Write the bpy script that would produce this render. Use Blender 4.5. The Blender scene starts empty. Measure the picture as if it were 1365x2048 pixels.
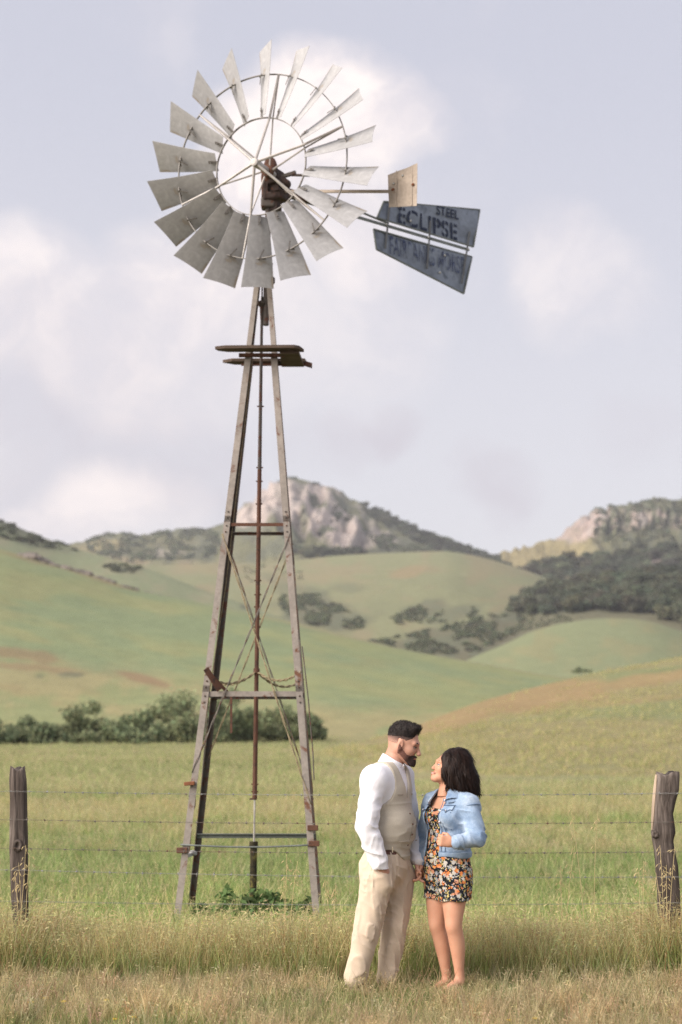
import bpy, bmesh, math, random
import numpy as np
from mathutils import Vector, Matrix

random.seed(7)
RNG = np.random.default_rng(11)
sc = bpy.context.scene
COL = sc.collection

# ------------------------------------------------------------------ camera
CAM_H = 1.65
FPX = 2844.0                      # 50 mm lens on a 36 mm tall frame of 2048 rows
PITCH = math.atan((1495 - 1024) / FPX)
cam_d = bpy.data.cameras.new('camera')
cam_d.sensor_fit = 'VERTICAL'
cam_d.sensor_height = 36.0
cam_d.sensor_width = 24.0
cam_d.lens = 50.0
cam_d.clip_start = 0.1
cam_d.clip_end = 20000
cam_d.dof.use_dof = True
cam_d.dof.focus_distance = 9.95
cam_d.dof.aperture_fstop = 1.6
cam = bpy.data.objects.new('camera', cam_d)
COL.objects.link(cam)
cam.location = (0, 0, CAM_H)
cam.rotation_euler = (math.radians(90) + PITCH, 0, 0)
sc.camera = cam

# survey helpers: a sight line of the calibrated camera -> a point of the place
def ray(u, v):
    x = (u - 682.5) / FPX
    y = (1024 - v) / FPX
    return np.array([x, math.cos(PITCH) - y * math.sin(PITCH), math.sin(PITCH) + y * math.cos(PITCH)])

def at(u, v, Y):
    r = ray(u, v)
    return np.array([0, 0, CAM_H]) + r * (Y / r[1])

def on_plane(u, v, p0, az):
    n = np.array([math.cos(az), -math.sin(az), 0])
    r = ray(u, v)
    o = np.array([0, 0, CAM_H])
    return o + r * (np.dot(np.asarray(p0) - o, n) / np.dot(r, n))

def proj(p):
    p = np.asarray(p, float)
    X = p[..., 0]; Y = p[..., 1]; Z = p[..., 2] - CAM_H
    fw = Y * math.cos(PITCH) + Z * math.sin(PITCH)
    up = -Y * math.sin(PITCH) + Z * math.cos(PITCH)
    return 682.5 + FPX * X / fw, 1024 - FPX * up / fw

# ------------------------------------------------------------------ light
SUN_DIR = Vector((-0.66, -0.42, 0.50)).normalized()      # towards the sun
sun_d = bpy.data.lights.new('sun', 'SUN')
sun_d.energy = 4.0
sun_d.angle = math.radians(55)
sun_d.color = (1.0, 0.91, 0.82)
sun = bpy.data.objects.new('sun', sun_d)
COL.objects.link(sun)
sun.location = (-20, -15, 20)
sun.rotation_euler = (-SUN_DIR).to_track_quat('-Z', 'Y').to_euler()

world = bpy.data.worlds.new('World')
sc.world = world
world.use_nodes = True
wt = world.node_tree
wt.nodes.clear()

def wn(t, **k):
    n = wt.nodes.new(t)
    for a, b in k.items():
        setattr(n, a, b)
    return n

def wmath(op, a, b=None, c=None, clamp=False):
    n = wn('ShaderNodeMath', operation=op, use_clamp=clamp)
    for i, x in enumerate((a, b, c)):
        if x is None:
            continue
        if hasattr(x, 'is_output'):
            wt.links.new(x, n.inputs[i])
        else:
            n.inputs[i].default_value = x
    return n.outputs[0]

def wvec(op, a, b=None, scale=None):
    n = wn('ShaderNodeVectorMath', operation=op)
    for i, x in enumerate((a, b)):
        if x is None:
            continue
        if hasattr(x, 'is_output'):
            wt.links.new(x, n.inputs[i])
        else:
            n.inputs[i].default_value = x
    if scale is not None:
        n.inputs['Scale'].default_value = scale
    return n

def wmix(f, a, b):
    n = wn('ShaderNodeMix', data_type='RGBA')
    if hasattr(f, 'is_output'):
        wt.links.new(f, n.inputs[0])
    else:
        n.inputs[0].default_value = f
    for i, x in ((6, a), (7, b)):
        if hasattr(x, 'is_output'):
            wt.links.new(x, n.inputs[i])
        else:
            n.inputs[i].default_value = (*x, 1)
    return n.outputs[2]

def build_sky():
    tc = wn('ShaderNodeTexCoord')
    d = tc.outputs['Generated']
    sky = wn('ShaderNodeTexSky', sky_type='NISHITA')
    sky.sun_disc = False
    sky.sun_elevation = math.asin(SUN_DIR.z)
    sky.sun_rotation = math.atan2(SUN_DIR.x, SUN_DIR.y)
    sky.air_density = 1.0
    sky.dust_density = 1.5
    sky.ozone_density = 1.5
    # thin high veil over the blue
    sep = wn('ShaderNodeSeparateXYZ')
    wt.links.new(d, sep.inputs[0])
    low = wn('ShaderNodeMapRange', interpolation_type='SMOOTHSTEP')
    wt.links.new(sep.outputs[2], low.inputs[0])
    low.inputs[1].default_value = 0.50
    low.inputs[2].default_value = 0.12
    veil = wmix(low.outputs[0], (6.05, 6.05, 6.9), (7.6, 7.3, 7.6))
    base = wmix(0.80, sky.outputs[0], veil)
    # clouds
    n1 = wn('ShaderNodeTexNoise')
    n1.inputs['Scale'].default_value = 7.0
    n1.inputs['Detail'].default_value = 5.0
    n1.inputs['Roughness'].default_value = 0.55
    wt.links.new(d, n1.inputs['Vector'])
    off = wvec('SUBTRACT', n1.outputs['Color'], (0.5, 0.5, 0.5)).outputs[0]
    off = wvec('SCALE', off, scale=0.11).outputs[0]
    dw = wvec('NORMALIZE', wvec('ADD', d, off).outputs[0]).outputs[0]

    def blobs(lst):
        tot = None
        for (u, v, r, w, *so) in lst:
            so = so[0] if so else 1.0
            q = ray(u, v)
            q = q / np.linalg.norm(q)
            dp = wvec('DOT_PRODUCT', dw, tuple(q)).outputs['Value']
            a = r / FPX
            m = wn('ShaderNodeMapRange', interpolation_type='SMOOTHSTEP')
            wt.links.new(dp, m.inputs[0])
            m.inputs[1].default_value = math.cos(a * (1 + .6 * so))
            m.inputs[2].default_value = math.cos(a * (1 - .7 * so))
            m.inputs[3].default_value = 0
            m.inputs[4].default_value = w
            tot = m.outputs[0] if tot is None else wmath('MAXIMUM', tot, m.outputs[0])
        return tot
    bright = blobs([(632, 185, 95, .85, .8), (690, 265, 130, .88, .75), (765, 285, 95, .78, .8), (560, 330, 140, .85), (650, 390, 150, .65),
                    (470, 500, 130, .45), (350, 560, 140, .55), (30, 600, 130, .55), (160, 640, 130, .5), (300, 660, 160, .4),
                    (430, 620, 170, .45), (620, 620, 190, .3),
                    (1125, 490, 80, .38), (1160, 550, 100, .38), (1220, 600, 90, .25), (210, 1035, 90, .6), (90, 1065, 60, .6), (300, 1050, 80, .25)])
    dark = blobs([(60, 760, 140, .7), (200, 830, 150, .75), (330, 920, 130, .85), (120, 950, 130, .7), (400, 980, 90, .8),
                  (330, 700, 150, .35), (770, 890, 50, .9), (700, 910, 50, .6), (1000, 980, 60, .7), (950, 950, 40, .35), (610, 930, 50, .35), (1290, 890, 60, .3)])
    n2 = wn('ShaderNodeTexNoise')
    n2.inputs['Scale'].default_value = 16.0
    n2.inputs['Detail'].default_value = 7.0
    n2.inputs['Roughness'].default_value = 0.6
    wt.links.new(dw, n2.inputs['Vector'])
    # scattered cumulus over the rest of the sky
    n3 = wn('ShaderNodeTexNoise')
    n3.inputs['Scale'].default_value = 3.1
    n3.inputs['Detail'].default_value = 6.0
    wt.links.new(dw, n3.inputs['Vector'])
    gen = wn('ShaderNodeMapRange', interpolation_type='SMOOTHSTEP')
    wt.links.new(n3.outputs[0], gen.inputs[0])
    gen.inputs[1].default_value = 0.56
    gen.inputs[2].default_value = 0.80
    gen.inputs[4].default_value = 0.55
    nn = wmath('SUBTRACT', n2.outputs[0], 0.5)
    b = wmath('MAXIMUM', bright, gen.outputs[0])
    b2 = wmath('MULTIPLY', b, wmath('MULTIPLY_ADD', nn, 2.3, 1.0), clamp=True)
    k2 = wmath('MULTIPLY', dark, wmath('MULTIPLY_ADD', nn, 2.4, 0.8), clamp=True)
    c = wmix(k2, base, (5.75, 5.5, 6.1))
    lit = wn('ShaderNodeMapRange', interpolation_type='SMOOTHSTEP')
    wt.links.new(n2.outputs[0], lit.inputs[0])
    lit.inputs[1].default_value = 0.36
    lit.inputs[2].default_value = 0.60
    cloud = wmix(lit.outputs[0], (8.2, 7.45, 7.55), (9.6, 8.65, 8.35))
    c = wmix(b2, c, cloud)
    bg = wn('ShaderNodeBackground')
    bg.inputs['Strength'].default_value = 0.072
    wt.links.new(c, bg.inputs['Color'])
    out = wn('ShaderNodeOutputWorld')
    wt.links.new(bg.outputs[0], out.inputs[0])
build_sky()

sc.view_settings.view_transform = 'Standard'
sc.view_settings.look = 'None'
sc.view_settings.gamma = 1.0
sc.view_settings.exposure = 0.72
sc.view_settings.use_curve_mapping = False
sc.render.engine = 'CYCLES'
sc.cycles.use_denoising = True
sc.cycles.denoiser = 'OPENIMAGEDENOISE'
sc.cycles.denoising_prefilter = 'NONE'
sc.cycles.max_bounces = 6
sc.cycles.diffuse_bounces = 3
sc.cycles.glossy_bounces = 2
sc.cycles.transmission_bounces = 3
sc.cycles.transparent_max_bounces = 6
sc.cycles.caustics_reflective = False
sc.cycles.caustics_refractive = False

# ------------------------------------------------------------------ noise
def _hash(i, j, k, seed):
    h = (i * 374761393 + j * 668265263 + k * 2147483647 + seed * 974634777) & 0xFFFFFFFF
    h = ((h ^ (h >> 13)) * 1274126177) & 0xFFFFFFFF
    h = (h ^ (h >> 16)) & 0xFFFFFFFF
    return h.astype(np.float64) / 4294967295.0

def vnoise(p, seed=0):
    p = np.asarray(p, np.float64)
    f = np.floor(p)
    i = f.astype(np.int64)
    t = p - f
    t = t * t * t * (t * (t * 6 - 15) + 10)
    r = 0
    for a in (0, 1):
        wa = t[..., 0] if a else 1 - t[..., 0]
        for b in (0, 1):
            wb = t[..., 1] if b else 1 - t[..., 1]
            for c in (0, 1):
                wc = t[..., 2] if c else 1 - t[..., 2]
                r = r + wa * wb * wc * _hash(i[..., 0] + a, i[..., 1] + b, i[..., 2] + c, seed)
    return r * 2 - 1

def fbm(p, oct=4, seed=0, gain=0.5):
    p = np.asarray(p, np.float64)
    s = 0; a = 1.0; n = 0
    for o in range(oct):
        s = s + a * vnoise(p * (2.03 ** o), seed + o * 17)
        n += a
        a *= gain
    return s / n

def smooth(a, b, x):
    t = np.clip((x - a) / (b - a), 0, 1)
    return t * t * (3 - 2 * t)

# ------------------------------------------------------------------ materials
MATS = {}

class NT:
    def __init__(self, name):
        self.m = bpy.data.materials.new(name)
        self.m.use_nodes = True
        self.t = self.m.node_tree
        self.t.nodes.clear()
        self.out = self.t.nodes.new('ShaderNodeOutputMaterial')
        self.b = self.t.nodes.new('ShaderNodeBsdfPrincipled')
        self.t.links.new(self.b.outputs[0], self.out.inputs[0])
        MATS[name] = self.m
    def n(self, ty, **k):
        n = self.t.nodes.new(ty)
        for a, b in k.items():
            setattr(n, a, b)
        return n
    def l(self, a, b):
        self.t.links.new(a, b)
    def coord(self, which='Object', scale=(1, 1, 1)):
        tc = self.n('ShaderNodeTexCoord')
        mp = self.n('ShaderNodeMapping')
        mp.inputs['Scale'].default_value = scale
        self.l(tc.outputs[which], mp.inputs[0])
        return mp.outputs[0]
    def noise(self, vec, scale, detail=4, rough=0.55, dist=0):
        n = self.n('ShaderNodeTexNoise')
        n.inputs['Scale'].default_value = scale
        n.inputs['Detail'].default_value = detail
        n.inputs['Roughness'].default_value = rough
        n.inputs['Distortion'].default_value = dist
        if vec is not None:
            self.l(vec, n.inputs['Vector'])
        return n.outputs[0]
    def ramp(self, fac, stops):
        r = self.n('ShaderNodeValToRGB')
        e = r.color_ramp.elements
        while len(e) > 1:
            e.remove(e[0])
        e[0].position = stops[0][0]
        e[0].color = (*stops[0][1], 1) if len(stops[0][1]) == 3 else stops[0][1]
        for p, c in stops[1:]:
            x = e.new(p)
            x.color = (*c, 1)
        self.l(fac, r.inputs[0])
        return r.outputs[0]
    def mrange(self, x, a, b, c=0, d=1):
        m = self.n('ShaderNodeMapRange', interpolation_type='SMOOTHSTEP')
        self.l(x, m.inputs[0])
        for i, q in enumerate((a, b, c, d)):
            m.inputs[i + 1].default_value = q
        return m.outputs[0]
    def mix(self, f, a, b, blend='MIX'):
        n = self.n('ShaderNodeMix', data_type='RGBA', blend_type=blend)
        for i, x in ((0, f), (6, a), (7, b)):
            if hasattr(x, 'is_output'):
                self.l(x, n.inputs[i])
            elif i == 0:
                n.inputs[0].default_value = x
            else:
                n.inputs[i].default_value = (*x, 1)
        return n.outputs[2]
    def math(self, op, a, b=None, clamp=False):
        n = self.n('ShaderNodeMath', operation=op, use_clamp=clamp)
        for i, x in ((0, a), (1, b)):
            if x is None:
                continue
            if hasattr(x, 'is_output'):
                self.l(x, n.inputs[i])
            else:
                n.inputs[i].default_value = x
        return n.outputs[0]
    def bump(self, h, strength=0.3, dist=0.01):
        b = self.n('ShaderNodeBump')
        b.inputs['Strength'].default_value = strength
        b.inputs['Distance'].default_value = dist
        self.l(h, b.inputs['Height'])
        self.l(b.outputs[0], self.b.inputs['Normal'])
    def base(self, c):
        if hasattr(c, 'is_output'):
            self.l(c, self.b.inputs['Base Color'])
        else:
            self.b.inputs['Base Color'].default_value = (*c, 1)
    def set(self, rough=0.8, metal=0.0, spec=0.3):
        self.b.inputs['Roughness'].default_value = rough
        self.b.inputs['Metallic'].default_value = metal
        self.b.inputs['Specular IOR Level'].default_value = spec

def mat_plain(name, c, rough=0.8, metal=0.0, spec=0.3, var=0.2, scale=30, bump=0.0, bdist=0.004, stretch=(1, 1, 1), detail=4):
    t = NT(name)
    v = t.coord('Object', stretch)
    nz = t.noise(v, scale, detail)
    c = np.array(c)
    t.base(t.ramp(nz, [(0.3, tuple(c * (1 - var))), (0.7, tuple(np.minimum(c * (1 + var), 1)))]))
    t.set(rough, metal, spec)
    if bump:
        t.bump(nz, bump, bdist)
    return t.m

def mat_metal(name, c, rust=(0.16, 0.06, 0.03), amount=0.5, rough=0.55, metal=0.4, scale=6.0, var=0.25, stain=None, each=0.0):
    """weathered sheet or bar: mottled bare metal with rust coming through"""
    t = NT(name)
    v = t.coord('Object')
    big = t.noise(v, scale, 6, 0.6, 0.4)
    fine = t.noise(v, scale * 9, 4, 0.6)
    c = np.array(c)
    col = t.ramp(big, [(0.25, tuple(c * (1 - var))), (0.75, tuple(np.minimum(1, c * (1 + var))))])
    f2 = t.ramp(fine, [(0.3, (0.78,) * 3), (0.7, (1.1,) * 3)])
    col = t.mix(0.8, col, f2, 'MULTIPLY')
    mask = t.mrange(t.noise(v, scale * 2.3, 7, 0.68, 0.6), 0.74 - 0.42 * amount, 0.86 - 0.42 * amount)
    col = t.mix(mask, col, rust)
    if each:
        oi = t.n('ShaderNodeObjectInfo')
        col = t.mix(1.0, col, t.ramp(oi.outputs['Random'], [(0.0, (1 - each,) * 3), (1.0, (1 + each,) * 3)]), 'MULTIPLY')
    t.base(col)
    t.set(rough, metal, 0.4)
    t.l(t.math('MULTIPLY_ADD', mask, 0.3, ) if False else t.mrange(mask, 0, 1, rough, 0.9), t.b.inputs['Roughness'])
    t.l(t.mrange(mask, 0, 1, metal, 0.0), t.b.inputs['Metallic'])
    t.bump(fine, 0.25, 0.003)
    return t.m

# ------------------------------------------------------------------ object helpers
def link(o, parent=None):
    COL.objects.link(o)
    if parent is not None:
        o.parent = parent
    return o

def tag(o, label=None, cat=None, group=None, kind=None):
    if label: o['label'] = label
    if cat: o['category'] = cat
    if group: o['group'] = group
    if kind: o['kind'] = kind
    return o

def mesh_obj(name, V, F, mat, parent=None, smooth_=False, col=None):
    me = bpy.data.meshes.new(name)
    V = np.asarray(V, np.float32)
    me.from_pydata(V.tolist() if len(V) < 3000 else V, [], F if isinstance(F, list) else F.tolist())
    me.update()
    if mat is not None:
        me.materials.append(mat)
    if smooth_:
        me.polygons.foreach_set('use_smooth', np.ones(len(me.polygons), bool))
    if col is not None:
        a = me.color_attributes.new('Col', 'FLOAT_COLOR', 'POINT')
        c4 = np.ones((len(V), 4), np.float32)
        c4[:, :3] = col
        a.data.foreach_set('color', c4.ravel())
    o = bpy.data.objects.new(name, me)
    return link(o, parent)

def empty(name, loc=(0, 0, 0), parent=None):
    o = bpy.data.objects.new(name, None)
    o.empty_display_size = 0.1
    o.location = loc
    return link(o, parent)

class MB:
    """collects simple solids in world space; build() links them as one mesh, kept relative to the parent"""
    def __init__(self):
        self.V = []; self.F = []
    def add(self, V, F):
        n = len(self.V)
        self.V += [tuple(map(float, p)) for p in V]
        self.F += [tuple(int(i) + n for i in f) for f in F]
        return self
    def bar(self, a, b, w, h, up=(0, 0, 1), w2=None, h2=None):
        a = np.array(a, float); b = np.array(b, float)
        d = (b - a) / np.linalg.norm(b - a)
        up = np.array(up, float)
        s = np.cross(d, up)
        if np.linalg.norm(s) < 1e-4:
            s = np.cross(d, (1, 0, 0))
        s /= np.linalg.norm(s)
        t = np.cross(s, d)
        w2 = w if w2 is None else w2; h2 = h if h2 is None else h2
        V = []
        for q, ww, hh in ((a, w, h), (b, w2, h2)):
            for sx, sy in ((-1, -1), (1, -1), (1, 1), (-1, 1)):
                V.append(q + s * sx * ww / 2 + t * sy * hh / 2)
        return self.add(V, [(3, 2, 1, 0), (4, 5, 6, 7), (0, 1, 5, 4), (1, 2, 6, 5), (2, 3, 7, 6), (3, 0, 4, 7)])
    def tube(self, pts, r, seg=8, caps=True):
        pts = [np.array(p, float) for p in pts]
        n = len(pts)
        rs = r if hasattr(r, '__len__') else [r] * n
        V = []; F = []
        prev = None
        for i, p in enumerate(pts):
            d = pts[min(i + 1, n - 1)] - pts[max(i - 1, 0)]
            d = d / (np.linalg.norm(d) + 1e-12)
            if prev is None:
                ref = np.array((0, 0, 1.0)) if abs(d[2]) < 0.9 else np.array((1.0, 0, 0))
                s = np.cross(d, ref)
            else:
                s = prev - d * np.dot(prev, d)
            s /= np.linalg.norm(s)
            prev = s
            t = np.cross(d, s)
            for k in range(seg):
                an = 2 * math.pi * k / seg
                V.append(p + rs[i] * (math.cos(an) * s + math.sin(an) * t))
        for i in range(n - 1):
            for k in range(seg):
                k2 = (k + 1) % seg
                F.append((i * seg + k, i * seg + k2, (i + 1) * seg + k2, (i + 1) * seg + k))
        if caps:
            F.append(tuple(range(seg - 1, -1, -1)))
            F.append(tuple((n - 1) * seg + k for k in range(seg)))
        return self.add(V, F)
    def angle(self, a, b, size, th, nx, ny):
        """L section from a to b, flanges along nx and ny"""
        a = np.array(a, float); b = np.array(b, float); nx = np.array(nx, float); ny = np.array(ny, float)
        prof = [(0, 0), (size, 0), (size, th), (th, th), (th, size), (0, size)]
        V = []
        for q in (a, b):
            for x, y in prof:
                V.append(q + nx * x + ny * y)
        F = [(0, 1, 2, 3), (0, 3, 4, 5), (9, 8, 7, 6), (11, 10, 9, 6)]
        for k in range(6):
            k2 = (k + 1) % 6
            F.append((k, k + 6, k2 + 6, k2))
        return self.add(V, F)
    def prism(self, P, d):
        """closed polygon P extruded along vector d"""
        P = [np.array(p, float) for p in P]; d = np.array(d, float)
        n = len(P)
        V = P + [p + d for p in P]
        F = [tuple(range(n - 1, -1, -1)), tuple(range(n, 2 * n))]
        for k in range(n):
            k2 = (k + 1) % n
            F.append((k, k2, k2 + n, k + n))
        return self.add(V, F)
    def ball(self, c, r, seg=8, rings=5):
        c = np.array(c, float)
        r = np.array(r if hasattr(r, '__len__') else (r, r, r), float)
        V = [c + (0, 0, r[2])]; F = []
        for i in range(1, rings):
            ph = math.pi * i / rings
            for k in range(seg):
                an = 2 * math.pi * k / seg
                V.append(c + r * (math.sin(ph) * math.cos(an), math.sin(ph) * math.sin(an), math.cos(ph)))
        V.append(c - (0, 0, r[2]))
        for k in range(seg):
            F.append((0, 1 + k, 1 + (k + 1) % seg))
        for i in range(rings - 2):
            for k in range(seg):
                k2 = (k + 1) % seg
                F.append((1 + i * seg + k, 1 + (i + 1) * seg + k, 1 + (i + 1) * seg + k2, 1 + i * seg + k2))
        L = len(V) - 1; b0 = 1 + (rings - 2) * seg
        for k in range(seg):
            F.append((L, b0 + (k + 1) % seg, b0 + k))
        return self.add(V, F)
    def build(self, name, mat, parent=None, smooth_=False, bevel=0.0):
        off = np.zeros(3)
        q = parent
        while q is not None:
            off = off + np.array(q.location)
            q = q.parent
        V = np.array(self.V) - off
        o = mesh_obj(name, V, self.F, mat, parent, smooth_)
        if bevel:
            m = o.modifiers.new('bevel', 'BEVEL')
            m.width = bevel
            m.segments = 1
            m.limit_method = 'ANGLE'
        return o

def scatter(name, protos, pts, rot, scl, idx, tint, kind='stuff'):
    """points carrying rotation, scale, prototype index and tint; geometry nodes place the prototypes"""
    me = bpy.data.meshes.new(name)
    pts = np.asarray(pts, np.float32)
    n = len(pts)
    me.vertices.add(n)
    me.vertices.foreach_set('co', pts.ravel())
    def attr(nm, ty, arr, key):
        a = me.attributes.new(nm, ty, 'POINT')
        a.data.foreach_set(key, np.ascontiguousarray(arr).ravel())
    attr('rot', 'FLOAT_VECTOR', np.asarray(rot, np.float32), 'vector')
    s = np.asarray(scl, np.float32)
    if s.ndim == 1:
        s = np.stack([s] * 3, 1)
    attr('scl', 'FLOAT_VECTOR', s, 'vector')
    attr('idx', 'INT', np.asarray(idx, np.int32), 'value')
    c4 = np.ones((n, 4), np.float32)
    c4[:, :3] = tint
    attr('tint', 'FLOAT_COLOR', c4, 'color')
    o = bpy.data.objects.new(name, me)
    link(o)
    pc = bpy.data.collections.new(name + '_kinds')
    for i, p in enumerate(protos):
        pc.objects.link(p)
    g = bpy.data.node_groups.new(name + '_nodes', 'GeometryNodeTree')
    g.interface.new_socket('Geometry', in_out='INPUT', socket_type='NodeSocketGeometry')
    g.interface.new_socket('Geometry', in_out='OUTPUT', socket_type='NodeSocketGeometry')
    N = g.nodes.new
    gi = N('NodeGroupInput'); go = N('NodeGroupOutput')
    ci = N('GeometryNodeCollectionInfo')
    ci.inputs['Collection'].default_value = pc
    ci.inputs['Separate Children'].default_value = True
    ci.inputs['Reset Children'].default_value = True
    ip = N('GeometryNodeInstanceOnPoints')
    ip.inputs['Pick Instance'].default_value = True
    g.links.new(gi.outputs[0], ip.inputs['Points'])
    g.links.new(ci.outputs[0], ip.inputs['Instance'])
    def na(nm, dt):
        a = N('GeometryNodeInputNamedAttribute')
        a.data_type = dt
        a.inputs['Name'].default_value = nm
        return next(x for x in a.outputs if x.enabled and x.name == 'Attribute')
    g.links.new(na('idx', 'INT'), ip.inputs['Instance Index'])
    g.links.new(na('rot', 'FLOAT_VECTOR'), ip.inputs['Rotation'])
    g.links.new(na('scl', 'FLOAT_VECTOR'), ip.inputs['Scale'])
    g.links.new(ip.outputs[0], go.inputs[0])
    md = o.modifiers.new('place', 'NODES')
    md.node_group = g
    o['kind'] = kind
    return o
# ------------------------------------------------------------------ land
def S(r, g, b):
    """sRGB 0-255 of the surface's own colour -> linear"""
    def f(c):
        c /= 255.0
        return c / 12.92 if c <= 0.04045 else ((c + 0.055) / 1.055) ** 2.4
    return np.array([f(r), f(g), f(b)])

def land_material():
    t = NT('land')
    at_ = t.n('ShaderNodeAttribute', attribute_name='Col')
    v = t.coord('Object', (1, 1, 1))
    a = t.noise(v, 0.35, 6, 0.65)
    b = t.noise(v, 3.0, 5, 0.7)
    f = t.ramp(a, [(0.3, (0.88, 0.88, 0.87)), (0.7, (1.10, 1.10, 1.08))])
    g = t.ramp(b, [(0.3, (0.80, 0.80, 0.78)), (0.7, (1.18, 1.17, 1.15))])
    c = t.mix(1.0, t.mix(1.0, at_.outputs['Color'], f, 'MULTIPLY'), g, 'MULTIPLY')
    t.base(c)
    t.set(0.95, 0, 0.1)
    t.bump(b, 0.6, 0.12)
    return t.m
M_LAND = land_material()

def rock_material():
    t = NT('rocky_hill')
    at_ = t.n('ShaderNodeAttribute', attribute_name='Col')
    v = t.coord('Object', (1, 1, 0.45))
    a = t.noise(v, 0.02, 6, 0.65, 0.5)
    b = t.noise(v, 0.10, 6, 0.7)
    f = t.ramp(a, [(0.3, (0.78, 0.78, 0.79)), (0.7, (1.2, 1.18, 1.16))])
    g = t.ramp(b, [(0.3, (0.78, 0.78, 0.78)), (0.7, (1.18, 1.18, 1.16))])
    c = t.mix(1.0, t.mix(1.0, at_.outputs['Color'], f, 'MULTIPLY'), g, 'MULTIPLY')
    t.base(c)
    t.set(0.95, 0, 0.1)
    t.bump(b, 0.9, 6.0)
    return t.m
M_ROCKHILL = rock_material()

GREEN = np.array([0.175, 0.208, 0.115])
GREEN2 = np.array([0.20, 0.215, 0.108])
STRAW = np.array([0.30, 0.255, 0.138])
TAN = np.array([0.29, 0.24, 0.15])
BROWN = np.array([0.235, 0.165, 0.10])
SCRUB = np.array([0.105, 0.11, 0.075])
ROCK = np.array([0.45, 0.38, 0.345])
GREYROCK = np.array([0.32, 0.285, 0.265])

def lerp(a, b, t):
    return a + (b - a) * np.asarray(t)[..., None]

def blobmask(u, v, lst, nz):
    m = np.zeros_like(u)
    for (cu, cv, ru, rv, an, w) in lst:
        an = math.radians(an)
        du = u - cu; dv = v - cv
        x = (du * math.cos(an) + dv * math.sin(an)) / ru
        y = (-du * math.sin(an) + dv * math.cos(an)) / rv
        m = np.maximum(m, w * smooth(1.25, 0.6, np.sqrt(x * x + y * y) + nz * 0.55))
    return m

def ground_z(x, y):
    x = np.asarray(x, float); y = np.asarray(y, float)
    k = np.clip(y - 20, 0, None)
    z = 0.026 * k * k / (k + 6)
    z = z * (1 - smooth(160, 500, y)) + smooth(160, 500, y) * 3.0
    P = np.stack([x * 0.22, y * 0.22, 0 * x], -1)
    z = z + 0.05 * fbm(P, 3, 5) * smooth(8.0, 14.0, y)
    return z

def build_ground():
    ys = np.concatenate([np.linspace(-40, 4, 12), np.linspace(5, 40, 90), np.geomspace(40.6, 160, 80), np.geomspace(170, 2300, 40)])
    xs = np.linspace(-1, 1, 141)
    hw = np.interp(ys, [-40, 0, 12, 40, 160, 1000, 2300], [60, 30, 12, 40, 120, 900, 2300])
    Y = np.repeat(ys[:, None], len(xs), 1)
    X = xs[None] * hw[:, None]
    Z = ground_z(X, Y)
    P = np.stack([X, Y, Z], -1).reshape(-1, 3)
    n = fbm(np.stack([P[:, 0] * 0.055, P[:, 1] * 0.10, 0 * P[:, 0]], -1), 5, 21)
    n2 = fbm(np.stack([P[:, 0] * 0.02, P[:, 1] * 0.05, 0 * P[:, 0] + 7], -1), 4, 40)
    c = lerp(GREEN2 * np.ones((len(P), 3)), STRAW * 1.0, smooth(-0.25, 0.35, n + 0.35 * n2 + 0.0))
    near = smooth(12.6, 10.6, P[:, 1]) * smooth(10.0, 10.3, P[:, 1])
    c = lerp(c, np.array([0.07, 0.05, 0.032]), near * 0.9)  # dark soil and thatch, carrying the shade under the tall grass in its colour
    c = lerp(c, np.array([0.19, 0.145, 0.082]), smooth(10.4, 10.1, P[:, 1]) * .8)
    far = smooth(75, 120, P[:, 1])
    c = lerp(c, lerp(STRAW * np.ones((len(P), 3)), GREEN2, smooth(-.1, .4, n)), far * .6)
    nx = len(xs)
    F = []
    for i in range(len(ys) - 1):
        for j in range(nx - 1):
            a = i * nx + j
            F.append((a, a + 1, a + nx + 1, a + nx))
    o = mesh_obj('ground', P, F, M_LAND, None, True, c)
    tag(o, 'grassy field rising gently from the fence to the hills', None, None, 'structure')
build_ground()

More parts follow.
